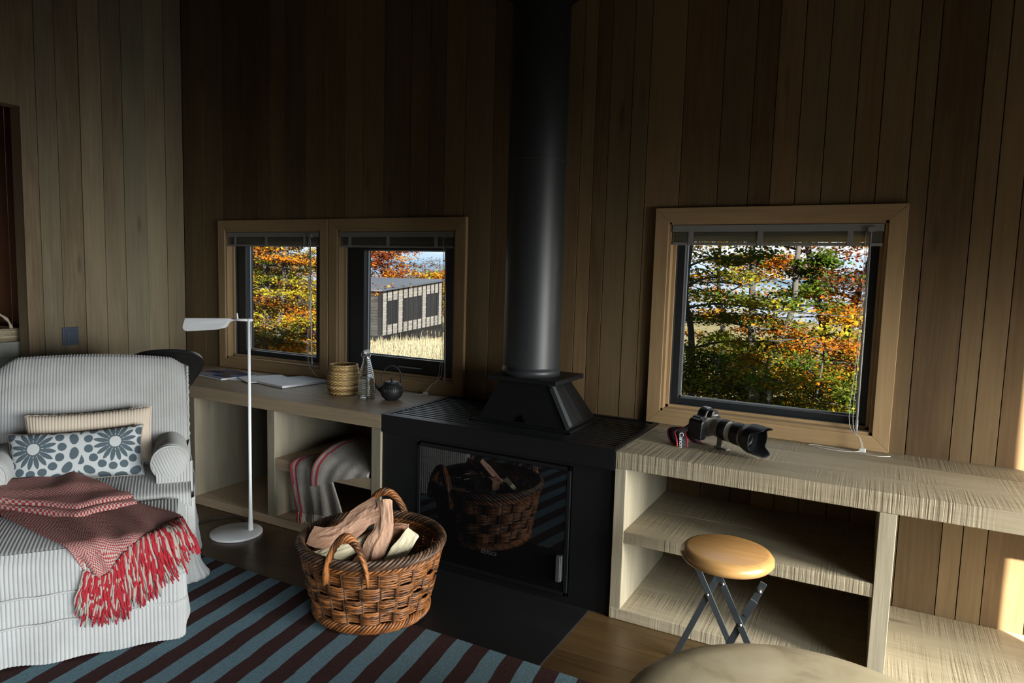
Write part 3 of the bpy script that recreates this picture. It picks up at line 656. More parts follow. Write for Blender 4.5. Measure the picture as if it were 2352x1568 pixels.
# rolled arms
def arm(xc, sgn):
    yv = np.linspace(.615, 1.12, 250); th = np.linspace(-.55 * PI, 1.28 * PI, 44); P = np.zeros((len(th), len(yv), 3))
    for j, t in enumerate(th):
        for i, y in enumerate(yv):
            r = .080 - .010 * smooth(.65, 1.1, y) - .012 * (1 - smooth(.615, .64, y)); zc = .500 - .03 * smooth(.62, 1.1, y) + .004 * math.sin(14 * y)
            a = PI - t if sgn < 0 else t
            P[j, i] = (xc + sgn * r * math.cos(t) * -1 * -1, y, zc + r * math.sin(t))
    P = ribs(P, np.broadcast_to(yv, P.shape[:2]), flip=(sgn > 0))
    m = MB(); m.grid(P, 0, .5, flip=(sgn > 0))
    # front disc, ribs upright
    g = np.linspace(-1, 1, 100); F = np.zeros((40, 100, 3))
    for j, s_ in enumerate(np.linspace(-1, 1, 40)):
        for i, gx in enumerate(g):
            rx = gx * math.sqrt(1 - s_ * s_ / 2); rz = s_ * math.sqrt(1 - gx * gx / 2); d = min(1, math.hypot(rx, rz))
            F[j, i] = (xc + rx * .069, .612 - .016 * (1 - d ** 2), .500 + rz * .069)
    m.grid(ribs(F, F[..., 0] + .4 * F[..., 2], h=.003, flip=False), 0, .5)
    a_ = m.build('arm', [corduroy], ac, origin=AO)
    n = MB(); n.tube([(xc + sgn * .073 * math.cos(t), .617, .500 + .073 * math.sin(t)) for t in np.linspace(-.5 * PI, 1.3 * PI, 40)], .0055, 7); pi_ = n.build('piping', [corduroy], a_); pi_.location = tuple(-v for v in AO)
    # panel below the roll
    ys = np.linspace(.6102, 1.22, 330)
    xo = xc + sgn * .078; Q = np.array([[(xo + sgn * (.006 * math.sin(13 * y) - (.03 * (z - .4) if z > .4 else 0)), y, z) for y in ys] for z in np.linspace(.50, .30, 12)])
    xi = xc - sgn * .055; Q2 = np.array([[(xi, y, z) for y in ys] for z in np.linspace(.50, .38, 8)])
    n = MB(); n.grid(ribs(Q, np.broadcast_to(ys, Q.shape[:2]), flip=(sgn > 0)), 0, .5, flip=(sgn > 0)); n.grid(Q2, 0, .5, flip=(sgn < 0))
    xe = xo + sgn * .011; xs = np.linspace(xi, xe, 96) if sgn > 0 else np.linspace(xe, xi, 96); Q3 = np.array([[(x, .611, z) for x in xs] for z in np.linspace(.505, .33, 14)])
    n.grid(ribs(Q3, np.broadcast_to(xs, Q3.shape[:2]), flip=True), 0, .5); n.build('arm_panel', [corduroy], ac, origin=AO)
arm(-.048, 1); arm(-.70, -1)

OO = (-.375, .235, 0.0)
ot = thing('ottoman', chw(-.375, .235), 'cream corduroy ottoman with a pleated skirt, pushed against the armchair under the red throw', 'ottoman', None, CH_RZ)
lv = [.388, .38, .365, .345, .32, .29, .262, .252, .247, .242, .232, .20, .17, .157, .151, .145, .135, .10, .06, .03, .0165, .014]
def wv2(z, q, p):
    b = .006 * np.sin(PI * np.clip((z - .247) / .14, 0, 1)) - (.05 * ((z - .345) / .043) ** 2 * .45 if z > .345 else 0)
    o = np.full(len(q), b) + .003 * np.sin(q * 9 + z * 8)
    if abs(z - .247) < .004 or abs(z - .151) < .004: o = o - .005
    if z < .145: o = o + (.145 - z) / .145 * (.004 + .012 * np.sin(q * 17 + .6) * np.sin(q * 5.3))
    return o
P, q = wrap(-.76, -.004, .004, .462, .03, lv[:-1], 1500, wv2); P[0, :, 2] = .392
m = MB(); m.grid(ribs(P, np.broadcast_to(q, P.shape[:2]), flip=True), 0, .5); m.build('side_cover', [corduroy], ot, origin=OO)
xs = np.linspace(-.738, -.026, 352); ys = np.linspace(.028, .448, 40)
T = np.array([[(x, y, .390 + .012 * math.sin(PI * (x + .738) / .712) ** .5 * math.sin(PI * (y - .028) / .42) ** .5) for x in xs] for y in ys])
m = MB(); m.grid(ribs(T, np.broadcast_to(xs, T.shape[:2])), 0, .5); m.build('top_cover', [corduroy], ot, origin=OO)
for z in (.249, .153):
    m = MB(); p, q = roundpath(-.765, .001, -.001, .466, .03, 300); m.tube([(a, b, z + .002 * math.sin(k * .4)) for k, (a, b) in enumerate(p[:-1])], .0038, 6, closed=True)
    m.build('piping', [corduroy], ot, origin=OO)

# ------------------------------------------------------------------ pillows on the armchair
def pillow_grid(w, h, t, nx, ny, pinch=.05):
    X = np.linspace(-1, 1, nx); Y = np.linspace(-1, 1, ny); xx, yy = np.meshgrid(X, Y)
    ox = xx * (1 - pinch * (1 - yy ** 2) * np.abs(xx) ** 3); oy = yy * (1 - 2 * pinch * (1 - xx ** 2) * np.abs(yy) ** 3)
    th = np.power(np.clip(1 - xx ** 4, 0, 1), .42) * np.power(np.clip(1 - yy ** 4, 0, 1), .42)
    return np.stack([ox * w / 2, oy * h / 2, th * t / 2], -1), xx, yy
def motif(x, y):
    """slate petals, dots and leaves on off-white cotton; x, y in 0..1 across the pillow"""
    A = 2.27; px = x * A; py = y; px = px if px < A / 2 else px
    for cx, cy in ((.44, .66), (1.80, .68)):
        dx, dy = px - cx, py - cy; r = math.hypot(dx, dy); a = math.atan2(dy, dx)
        if r < .105: return False
        if r < .135: return True
        if r < .38:
            n = 16; k = (a / (2 * PI) * n) % 1 - .5; d = abs(k) * 2 * PI / n * r
            return d < .052 * math.sin(PI * min(1, max(0, (r - .10) / .28))) ** .6 * (.55 + r)
        if r < .56:
            n = 15; k = (a / (2 * PI) * n + .5) % 1 - .5; return (k * 2 * PI / n * r / .078) ** 2 + ((r - .47) / .075) ** 2 < 1
        if r < .80:
            n = 15; k = (a / (2 * PI) * n) % 1 - .5; return (k * 2 * PI / n * r / .115) ** 2 + ((r - .68) / .075) ** 2 < 1
    k = (py * 4) % 1 - .5
    return ((abs(px - A / 2) - .07) / .05) ** 2 + (k / .42) ** 2 < 1
def pillow(name, label, loc, rot, w, h, t, mat, nx, ny, pat=False, parts=True):
    r_ = thing(name, loc, label, 'pillow'); r_.rotation_euler = rot
    G, xx, yy = pillow_grid(w, h, t, nx, ny); F = G.copy(); B = G.copy(); B[..., 2] *= -1
    if not pat: F = ribs(F, xx * w / 2 + 1, h=.003)
    m = MB(); m.grid(F, 0, .5); m.grid(B, 0, .5, flip=True); o = m.build('cover', [mat], r_)
    if pat:
        c = np.zeros((nx * ny * 2, 3)); k = 0
        for j in range(ny):
            for i in range(nx): c[k] = (.075, .10, .115) if motif((xx[j, i] + 1) / 2, (yy[j, i] + 1) / 2) else (.45, .465, .455); k += 1
        c[k:] = (.5, .52, .5); set_color(o, c)
    e = MB(); ring = [F[0, i] for i in range(0, nx, 6)] + [F[j, -1] for j in range(0, ny, 6)] + [F[-1, i] for i in range(nx - 1, -1, -6)] + [F[j, 0] for j in range(ny - 1, -1, -6)]
    e.tube(ring, .0035, 6, closed=True); e.build('piping', [yarn_beige if pat else mat], r_)
    return r_
def ch_rot(tilt, roll): return (Matrix.Rotation(CH_RZ, 4, 'Z') @ Matrix.Rotation(roll, 4, 'Y') @ Matrix.Rotation(PI / 2 - tilt, 4, 'X')).to_euler()
pillow('throw_pillow', 'small oblong pillow printed with slate-grey sun flowers on off-white', chw(-.405, .790, .522), ch_rot(.35, -.02), .50, .225, .13, print_fabric, 380, 170, True)
pillow('throw_pillow', 'plain beige ribbed pillow tucked behind the flower-printed one', chw(-.365, .905, .565), ch_rot(.30, -.03), .49, .25, .10, corduroy_beige, 330, 60)

# ------------------------------------------------------------------ red woven throw
TO = (-.35, .25, .40)
tw = thing('throw_blanket', chw(*TO), 'red and beige woven throw with a long red fringe, spread over the corduroy ottoman', 'blanket', None, CH_RZ)
def drape(u, v, lift=0.0):
    """cloth laid on the ottoman top (v<0 is towards the back), hanging down its front when v>0"""
    top = .409 + .018 * smooth(-.46, -.56, v)
    r = .035
    if v <= -r: y, z = -v, top
    elif v <= r: a = (v + r) / (2 * r) * PI / 2; y = r - r * math.sin(a) * 1.25; z = top - r + r * math.cos(a)
    else: y = -.009; z = top - r - (v - r)
    z -= max(0, u + .012) * 1.2 * (1 if v < r else .2)
    n = lift
    if v > r: y -= n
    else: z += n
    return (u, y, z)
def lerp_path(pts, t):
    pts = np.array(pts); k = np.linspace(0, 1, len(pts)); return np.array([np.interp(t, k, pts[:, 0]), np.interp(t, k, pts[:, 1])])
Lp = [(-.70, -.56), (-.57, -.34), (-.46, -.16), (-.36, -.01), (-.31, .085)]; Rp = [(-.19, -.44), (-.12, -.34), (-.05, -.24), (-.01, -.15)]
Fp = [(-.31, .085), (-.265, .120), (-.235, .105), (-.19, .045), (-.13, .0), (-.075, -.045), (-.01, -.15)]; Bp = [(-.70, -.56), (-.44, -.66), (-.19, -.44)]
ns, nt = 90, 110; G = np.zeros((nt, ns, 3)); UVc = []
for j in range(nt):
    for i in range(ns):
        s_, t = i / (ns - 1), j / (nt - 1)
        c = (1 - s_) * lerp_path(Lp, t) + s_ * lerp_path(Rp, t) + (1 - t) * lerp_path(Bp, s_) + t * lerp_path(Fp, s_) \
            - ((1 - s_) * (1 - t) * np.array(Bp[0]) + s_ * (1 - t) * np.array(Bp[-1]) + (1 - s_) * t * np.array(Fp[0]) + s_ * t * np.array(Fp[-1]))
        lift = .004 * math.sin(16 * s_ + 4 * t) + .004 * math.sin(30 * s_ - 3 * t) * t + .004
        G[j, i] = drape(c[0], c[1], lift); UVc.append((s_ * .45, t * .60))
m = MB(); m.grid(G, 0, .5); cl = m.build('cloth', [throw_cloth], tw, origin=TO, solid=-.005); set_uv(cl, UVc)
def fold(layer, Lq, Rq, Fq, Bq, h0, nm):
    ns, nt = 80, 40; G = np.zeros((nt, ns, 3)); UVc = []
    for j in range(nt):
        for i in range(ns):
            s_, t = i / (ns - 1), j / (nt - 1)
            c = (1 - s_) * lerp_path(Lq, t) + s_ * lerp_path(Rq, t) + (1 - t) * lerp_path(Bq, s_) + t * lerp_path(Fq, s_) \
                - ((1 - s_) * (1 - t) * np.array(Bq[0]) + s_ * (1 - t) * np.array(Bq[-1]) + (1 - s_) * t * np.array(Fq[0]) + s_ * t * np.array(Fq[-1]))
            e = 1 - t; drop = h0 * (1 - math.sqrt(max(0, 1 - max(0, 1 - e / .08) ** 2))) * .8
            G[j, i] = drape(c[0], c[1], h0 - drop + .005 * math.sin(9 * s_ + 2) + .004 * math.sin(5 * t + 12 * s_)); UVc.append((s_ * .45, t * .3))
    m = MB(); m.grid(G, 0, .5); o = m.build(nm, [throw_cloth], tw, origin=TO, solid=-.005); set_uv(o, UVc)
fold(1, [(-.70, -.64), (-.66, -.50)], [(-.20, -.43), (-.165, -.365)], [(-.66, -.50), (-.48, -.36), (-.36, -.27), (-.27, -.30), (-.165, -.365)], [(-.70, -.64), (-.50, -.715), (-.44, -.72), (-.38, -.66), (-.20, -.43)], .024, 'folded_layer')
fold(2, [(-.72, -.65), (-.67, -.515)], [(-.21, -.445), (-.18, -.40)], [(-.67, -.515), (-.48, -.40), (-.36, -.315), (-.28, -.335), (-.18, -.40)], [(-.72, -.65), (-.50, -.73), (-.45, -.74), (-.39, -.68), (-.21, -.445)], .040, 'folded_layer')
Ep = [(-.335, .215), (-.30, .265), (-.245, .275), (-.20, .262), (-.15, .235), (-.08, .19), (.0, .12), (.042, .02)]
mr, mb2 = MB(), MB()
for k in range(230):
    s_ = (k + RNG.random() * .8) / 230; a = lerp_path(Fp, s_); b = lerp_path(Ep, s_) + RNG.normal(0, .008, 2); L = .85 + .25 * RNG.random(); ph = RNG.random() * 6
    pts = []
    for t in np.linspace(0, 1, 9):
        c = a + (b - a) * t * L; x, y, z = drape(c[0] + .004 * math.sin(ph + 7 * t), c[1], .006 + .012 * RNG.random() * (.3 + t)); pts.append((x, y, z))
    (mr if (int(s_ * 60) % 3 != 0) ^ (RNG.random() < .12) else mb2).tube(pts, [.0036] * 8 + [.0022], 5)
tag(mr.build('fringe', [yarn_red], tw, origin=TO), 'red fringe strands'); tag(mb2.build('fringe', [yarn_beige], tw, origin=TO), 'beige fringe strands')

# ------------------------------------------------------------------ floor lamp
LB = (-2.795, -.805, 0.0); PL = (-2.752, -.752)
lp = thing('floor_lamp', LB, 'slim white floor lamp with a folded sheet shade, beside the armchair', 'lamp')
m = MB(); m.lathe([(.0, .001), (.124, .001), (.126, .003), (.126, .011), (.124, .0135), (0, .0135)], LB, 72, 0, .5); m.build('base', [white_paint], lp, origin=LB)
m = MB(); m.tube([(PL[0], PL[1], z) for z in (.012, .02, .06, .12, .3, 1.098)], [.0125, .0125, .0108, .0090, .0078, .0072], 16); m.build('pole', [white_paint], lp, origin=LB)
hd = Vector((-.875, -.484, 0)); pv = Vector((.484, -.875, 0)); tp = Vector((PL[0], PL[1], 1.088))
m = MB(); m.tube([tp + hd * -.02 + Vector((0, 0, .003)), tp + hd * .085 + Vector((0, 0, .003))], .0065, 10)
m.build('arm', [white_paint], lp, origin=LB)
m = MB(); out = [(.065, 0), (.085, -.004), (.10, -.012), (.118, -.034), (.132, -.043), (.15, -.046), (.285, -.056), (.300, -.052), (.309, -.042), (.312, -.028), (.312, .003), (.09, .008)]
for sg in (1, -1):
    P = [tp + hd * a + Vector((0, 0, b)) + pv * sg * (.004 + .75 * max(0, .004 - b)) for a, b in out]
    m.add(P, [tuple(range(len(P)))] if sg > 0 else [tuple(range(len(P)))[::-1]], 0, .5)
m.build('shade', [white_paint], lp, origin=LB, solid=.002)
m = MB(); m.tube([tp + hd * .055 + Vector((0, 0, .004)), tp + hd * .058 + Vector((0, 0, .036))], .0042, 10); m.build('stem', [white_paint], lp, origin=LB)
m = MB(); m.tube(spline([(-2.86, -.72, .006), (-2.90, -.66, .005), (-2.99, -.66, .005), (-3.05, -.72, .005), (-3.10, -.86, .005), (-3.2, -.9, .005)], 40), .0035, 6); m.build('power_cord', [cable_black], lp, origin=LB)

# ------------------------------------------------------------------ black tub chair at the desk, behind the armchair
KB = (-3.405, -.75, 0.0)
tc = thing('tub_chair', KB, 'black moulded shell chair at the desk end of the left worktop, behind the armchair', 'chair')
m = MB(); ths = np.linspace(-.36 * PI, .76 * PI, 60); hs = np.linspace(0, 1, 24); G = np.zeros((24, 60, 3))
for j, h in enumerate(hs):
    for i, t in enumerate(ths):
        pk = .465 - .09 * ((t / PI - .2) / .35) ** 2; top = .46 + h * pk; r = .105 + .145 * (h * pk / .43) ** 2.2
        G[j, i] = (KB[0] - .16 * (1 - h) ** .8 + r * math.cos(t), KB[1] - r * math.sin(t) * .92, top)
m.grid(G, 0, .5); m.build('shell', [black_leather], tc, origin=KB, solid=.016, bevel=.003)
m = MB(); m.lathe([(0, .44), (.09, .44), (.108, .455), (.115, .475), (.10, .485), (0, .48)], (KB[0] - .15, KB[1], 0), 40, 0, .5); m.build('seat', [black_leather], tc, origin=KB)
for sx, sy in ((-1, -1), (1, -1), (-1, 1), (1, 1)):
    m = MB(); m.tube([(KB[0] - .17 + sx * .05, KB[1] + sy * .05, .45), (KB[0] - .24 + sx * .09, KB[1] + sy * .09, 0)], [.013, .010], 10); m.build('leg', [stove_black], tc, origin=KB)

# ------------------------------------------------------------------ light switch, hallway counter and tray
SWB = (-4.25, -.78, .911)
sw = thing('light_switch', SWB, 'slate blue square light switch on the left plank wall', 'light switch')
m = MB(); m.box((-4.2500, -.826, .857), (-4.241, -.734, .965)); m.build('plate', [switch_blue], sw, bevel=.002, origin=SWB)
m = MB(); m.box((-4.242, -.800, .875), (-4.2375, -.757, .945)); m.build('rocker', [switch_blue], sw, bevel=.002, origin=SWB)
CB = (-4.72, -1.5, 0.0)
ct = thing('counter_cabinet', CB, 'pale painted counter cabinet in the passage at the far left, under the straw tray', 'cabinet')
m = MB(); m.box((-5.04, -2.2, .80), (-4.372, -.935, .885)); m.build('worktop', [pale_counter], ct, bevel=.003, origin=CB)
m = MB(); m.box((-5.03, -2.18, .001), (-4.385, -.955, .80)); m.build('body', [pale_counter], ct, bevel=.002, origin=CB)
TB = (-4.60, -1.13, .886)
tr = thing('straw_tray', TB, 'flat woven straw basket with a looped handle on the pale passage counter', 'basket')
m = MB()
for k in range(7):
    z_ = .892 + k * .0105
    m.tube([(-4.60 + (.20 + k * .001) * sx * 1.0, -1.13 + .155 * sy, z_) for sx, sy in ((-1, -1), (-.5, -1), (0, -1), (.5, -1), (1, -1), (1, -.5), (1, 0), (1, .5), (1, 1), (.5, 1), (0, 1), (-.5, 1), (-1, 1), (-1, .5), (-1, 0), (-1, -.5))], [.0058 + .0012 * ((i + k) % 2) for i in range(16)], 8, closed=True)
m.box((-4.79, -1.28, .887), (-4.41, -.98, .894)); m.build('body', [kitchen_straw], tr, origin=TB)
m = MB(); m.tube([(-4.60 + .195, -1.13 + .11 * math.cos(a), .955 + .10 * math.sin(a)) for a in np.linspace(0, PI, 24)], [.008 + .0025 * math.sin(k * 1.6) for k in range(24)], 8); m.build('handle', [kitchen_straw], tr, origin=TB)

# ------------------------------------------------------------------ things on the left worktop
ZT = .6802
def book(name, label, cat, c, w, d, th, rz, cover, pages=None, spine=None, group=None):
    b = thing(name, (c[0], c[1], c[2]), label, cat, group, rz)
    m = MB(); m.box((-w / 2, -d / 2, th - .0018), (w / 2, d / 2, th)); cv = m.build('cover', [cover], b)
    m = MB(); m.box((-w / 2 + .002, -d / 2 + .002, .0016), (w / 2 - .004, d / 2 - .002, th - .0018)); m.build('pages', [pages or paper], b)
    m = MB(); m.box((-w / 2, -d / 2, 0), (w / 2, d / 2, .0016)); m.box((-w / 2 - .0012, -d / 2, 0), (-w / 2, d / 2, th)); m.build('back_cover', [spine or paper], b); return b, cv
b, cv = book('magazine', 'dark blue glossy magazine, leftmost on the worktop by the black chair', 'magazine', (-3.545, -.262, ZT), .335, .235, .011, -.14, magazine_dark, paper, paper)
n = 40; m = MB(); G = np.array([[(x, y, .0112) for x in np.linspace(-.166, .166, n)] for y in np.linspace(-.116, .116, n)]); m.grid(G, 0, .5, smooth=False); o = m.build('cover_print', [magazine_dark], b)
c = []
for j in range(n):
    for i in range(n):
        x, y = i / n, j / n; v = math.sin(5 * x + 3 * y) * .5 + math.sin(9 * y - 4 * x + 1) * .5
        k = (.02, .03, .08) if v < .05 else ((.08, .16, .33) if v < .5 else (.42, .25, .22))
        if .68 < y < .82 and .1 < x < .9: k = (.035, .05, .13)
        if y < .12: k = (.30, .38, .52)
        c.append(k)
set_color(o, c); set_color(cv, [(.03, .05, .12)] * len(cv.data.vertices))
book('magazine', 'thin pale magazine in a clear sleeve, half under the lamp pole on the worktop', 'magazine', (-3.325, -.245, ZT), .24, .20, .005, .22, sleeve, paper, sleeve)
book('magazine', 'thin whitish brochure lying between the magazines and the pale blue book', 'magazine', (-3.215, -.235, ZT + .0052), .22, .26, .004, -.45, paper, paper, sleeve)
book('book', 'pale blue hardback book lying flat, closest of the reading matter to the woven pot', 'book', (-3.005, -.215, ZT), .255, .315, .014, -.17, book_cover, paper, spine_dark)

WB = (-2.53, -.31, ZT)
wk = thing('woven_pot', WB, 'small round woven seagrass pot on the left worktop beside the glass bottle', 'basket')
m = MB(); prof = [(.062, 0.003), (.074, .012), (.082, .04), (.084, .075), (.081, .11), (.074, .14), (.071, .158)]
zs = np.array([p[1] for p in prof]); rs = np.array([p[0] for p in prof])
for k in range(22):
    z_ = .006 + k * .0072; r = np.interp(z_, zs, rs); n = 84; tn = random.random()
    m.tube([(WB[0] + (r + .0024 * math.sin(21 * a + (k % 2) * PI)) * math.cos(a), WB[1] + (r + .0024 * math.sin(21 * a + (k % 2) * PI)) * math.sin(a), ZT + z_ + .0008 * math.sin(5 * a + k)) for a in np.linspace(0, 2 * PI, n, endpoint=False)], .0045, 6, 0, tn, closed=True)
m.build('body', [seagrass], wk, origin=WB)
m = MB(); m.tube([(WB[0] + .072 * math.cos(a), WB[1] + .072 * math.sin(a), ZT + .160 + .002 * math.sin(26 * a)) for a in np.linspace(0, 2 * PI, 110, endpoint=False)], .0048, 7, closed=True); m.build('rim', [seagrass], wk, origin=WB)
m = MB(); m.lathe([(0, .002), (.066, .002), (.066, .006), (0, .006)], WB, 40); m.build('base', [seagrass], wk, origin=WB)

GB = (-2.35, -.335, ZT)
gb = thing('glass_bottle', GB, 'clear ribbed glass bottle of water with a swing stopper on the left worktop', 'bottle')
def bot_r(z): return np.interp(z, [0, .004, .05, .095, .13, .165, .19, .205, .225, .240], [.040, .0455, .0455, .043, .037, .029, .0225, .0195, .018, .0185])
zz = np.linspace(0, .240, 170); out = [(bot_r(z) + (.0011 * math.sin(z * 2 * PI / .0102) if .02 < z < .215 else 0), z) for z in zz]; inn = [(max(.008, bot_r(z) - .0035), max(z, .006)) for z in zz[::-1][:-3]]
m = MB(); m.lathe([(0.0001, 0)] + out + inn + [(0.0001, .006)], GB, 64, 0, .5); m.build('body', [bottle_glass], gb, origin=GB)
m = MB(); m.lathe([(0.0001, .0068)] + [(bot_r(z) - .0042, z) for z in np.linspace(.0068, .112, 20)] + [(0.0001, .112)], GB, 48, 0, .5); m.build('water', [water], gb, origin=GB)
m = MB(); m.lathe([(.0001, .238), (.014, .238), (.0165, .243), (.0165, .252), (.012, .259), (.0001, .261)], GB, 32, 0, .5); m.build('stopper', [clear_plastic], gb, origin=GB)
m = MB()
for sg in (-1, 1): m.tube(spline([(GB[0] + sg * .017, GB[1], ZT + .249), (GB[0] + sg * .028, GB[1] - .004, ZT + .243), (GB[0] + sg * .030, GB[1] - .006, ZT + .226), (GB[0] + sg * .023, GB[1] - .003, ZT + .212), (GB[0] + sg * .019, GB[1], ZT + .222)], 20), .0013, 6)
m.tube([(GB[0] + .0198 * math.cos(a), GB[1] + .0198 * math.sin(a), ZT + .222) for a in np.linspace(0, 2 * PI, 30, endpoint=False)], .0013, 6, closed=True); m.build('wire_bail', [steel], gb, origin=GB)

TP = (-2.215, -.295, ZT)
te = thing('teapot', TP, 'small black cast iron teapot with a hoop handle on the left worktop', 'teapot')
m = MB(); m.lathe([(.0, .0), (.030, .0), (.034, .004), (.050, .018), (.0595, .040), (.0600, .056), (.054, .076), (.042, .088), (.036, .092), (.0, .092)], TP, 64, 0, .5); bd = m.build('body', [tea_iron], te, origin=TP)
m = MB()
for k in range(40):
    a = 2 * PI * k / 40; m.tube([(TP[0] + r * math.cos(a), TP[1] + r * math.sin(a), ZT + z) for r, z in ((.0602, .043), (.0612, .052), (.0595, .062), (.0565, .070))], .0014, 5)
m.build('flutes', [tea_iron], te, origin=TP)
hv = Vector((-.88, -.47, 0))
m = MB(); m.lathe([(0, .090), (.038, .090), (.039, .094), (.032, .0975), (.010, .100), (0, .100)], TP, 48, 0, .5); ld = m.build('lid', [tea_iron], te, origin=TP)
m = MB(); m.lathe([(0, .099), (.005, .099), (.0045, .104), (.008, .110), (.0075, .116), (0, .119)], TP, 24, 0, .5); kn = m.build('knob', [tea_iron], ld, origin=TP)
m = MB(); c0 = Vector(TP); m.tube([c0 + hv * a + Vector((0, 0, b)) for a, b in ((.050, .050), (.064, .056), (.074, .066), (.080, .078), (.086, .083))], [.014, .0115, .0095, .0078, .0066], 14); m.build('spout', [tea_iron], te, origin=TP)
m = MB(); m.tube([c0 + hv * (.050 * math.cos(a)) + Vector((0, 0, .118 + .062 * math.sin(a))) for a in np.linspace(-.42, PI + .42, 50)], .0038, 10); m.build('handle', [tea_iron], te, origin=TP)

# ------------------------------------------------------------------ grey woollen blanket on the left shelf
BB = (-2.38, -.5, .362)
bl = thing('wool_blanket', BB, 'grey wool blanket with red border stripes spilling from the left shelf', 'blanket')
def stripes(s_, w, t=0):                                               # s_ metres from the border
    return (.42, .03, .045) if (.000 < s_ < .013 or .028 < s_ < .042) else (.35, .325, .29)
def flap(name, left, right, n=46, k=70, wob=.004, solid=.007, stripe=True):
    Lq = np.array(spline(left, k)); Rq = np.array(spline(right, k)); G = np.zeros((k, n, 3)); C = []
    for j in range(k):
        w = np.linalg.norm(Rq[j] - Lq[j])
        for i in range(n):
            s_ = i / (n - 1); p = Lq[j] * (1 - s_) + Rq[j] * s_; p = p + np.array([0, -wob * math.sin(11 * s_ + 2) * (j / k) - wob * .5 * math.sin(25 * s_ + j * .07), wob * .7 * math.sin(8 * s_ + j * .05)])
            G[j, i] = p; C.append(stripes(s_ * w, w) if stripe else (.35, .325, .29))
    m = MB(); m.grid(G, 0, .5, flip=True); o = m.build(name, [grey_wool], bl, origin=BB, solid=solid); set_color(o, C); return G
G1 = flap('hanging_end', [(-2.56, -.40, .374), (-2.585, -.56, .380), (-2.588, -.628, .362), (-2.586, -.640, .31), (-2.565, -.642, .21), (-2.545, -.64, .12)], [(-2.33, -.40, .374), (-2.335, -.56, .380), (-2.325, -.625, .362), (-2.305, -.634, .31), (-2.265, -.634, .21), (-2.235, -.634, .125)], wob=.006)
m = MB()
mr = MB()
for k in range(60):
    s_ = (k + .5) / 60; p = G1[-1][int(s_ * 45)]; L = .04 + .02 * RNG.random(); dx = RNG.normal(0, .004)
    (mr if (s_ < .05 or .09 < s_ < .14) else m).tube([p, (p[0] + dx * .5, p[1] - .002, p[2] - L * .5), (p[0] + dx, p[1], p[2] - L)], .0021, 5)
tag(m.build('fringe', [yarn_grey], bl, origin=BB), 'grey fringe'); tag(mr.build('fringe', [yarn_red], bl, origin=BB), 'red fringe at the border')
flap('folded_body', [(-2.52, -.20, .40), (-2.50, -.34, .432), (-2.47, -.50, .425), (-2.45, -.575, .395), (-2.44, -.60, .382)], [(-2.12, -.20, .392), (-2.10, -.34, .405), (-2.095, -.5, .40), (-2.09, -.56, .392), (-2.09, -.58, .388)], stripe=False, solid=.014)
flap('folded_end', [(-2.43, -.33, .452), (-2.415, -.47, .462), (-2.412, -.575, .440), (-2.425, -.640, .385), (-2.432, -.655, .325), (-2.432, -.656, .272)], [(-2.16, -.30, .430), (-2.12, -.45, .425), (-2.10, -.56, .407), (-2.095, -.605, .392), (-2.094, -.622, .383), (-2.094, -.630, .374)], wob=.004, solid=.012)

# ------------------------------------------------------------------ willow basket and its logs
KB2 = (-1.70, -1.065, .0125)
bk = thing('log_basket', KB2, 'round brown willow log basket with two loop handles, standing half on the rug', 'basket')
HT = .285
def brad(z): return .212 + .062 * (z / HT) ** .85
def bp(a, z, r): return (KB2[0] + r * math.cos(a), KB2[1] + r * math.sin(a) * .97, KB2[2] + z)
NS = 24
m = MB()                                                              # upright stakes
for k in range(NS):
    a = 2 * PI * k / NS
    for d_ in (-.016, .016): m.tube([bp(a + d_, z, brad(z)) for z in np.linspace(.004, HT, 8)], .0042, 6)
m.build('stakes', [willow_dark], bk, origin=KB2)
m = MB(); rows = [(.050, .092, 0), (.098, .142, 1), (.148, .192, 0), (.198, .245, 1)]
for (za, zb_, ph) in rows:
    kk = 6
    for r_i in range(kk):
        z = za + (zb_ - za) * r_i / (kk - 1)
        pts = []
        for i in range(NS * 5):
            a = 2 * PI * i / (NS * 5); amp = .0095 * math.sin(NS / 2 * a + ph * PI) ; sgn = max(-1, min(1, amp / .0095 * 1.7))
            pts.append(bp(a, z + .0015 * math.sin(3 * a + r_i) + .001 * RNG.normal(), brad(z) + .0092 * sgn))
        m.tube(pts, .0040 + .0008 * RNG.random(), 6, 0, RNG.random(), closed=True)
m.build('weave', [willow], bk, origin=KB2)
def braid(zc, rr, tr_, strands, turns, rad, mat, name, squash=1.0):
    m = MB()
    for s_ in range(strands):
        n = 260; pts = []
        for i in range(n):
            a = 2 * PI * i / n; b = turns * a + 2 * PI * s_ / strands; pts.append(bp(a, zc + tr_ * squash * math.sin(b), rr + tr_ * math.cos(b)))
        m.tube(pts, rad, 6, 0, RNG.random(), closed=True)
    return m.build(name, [mat], bk, origin=KB2)
braid(HT + .004, brad(HT) + .004, .0125, 6, 14, .0058, willow_dark, 'rim_braid', 1.1)
braid(.262, brad(.262) + .002, .0085, 5, 16, .0046, willow, 'upper_braid', 1.2)
braid(.022, brad(.02) + .003, .012, 6, 16, .0052, willow, 'foot_braid', 1.2)
m = MB(); m.lathe([(.0001, .006), (brad(0) - .004, .006), (brad(0) - .004, .014), (.0001, .014)], KB2, 48, 0, .3, 1, .97)
m.build('base', [willow_dark], bk, origin=KB2)
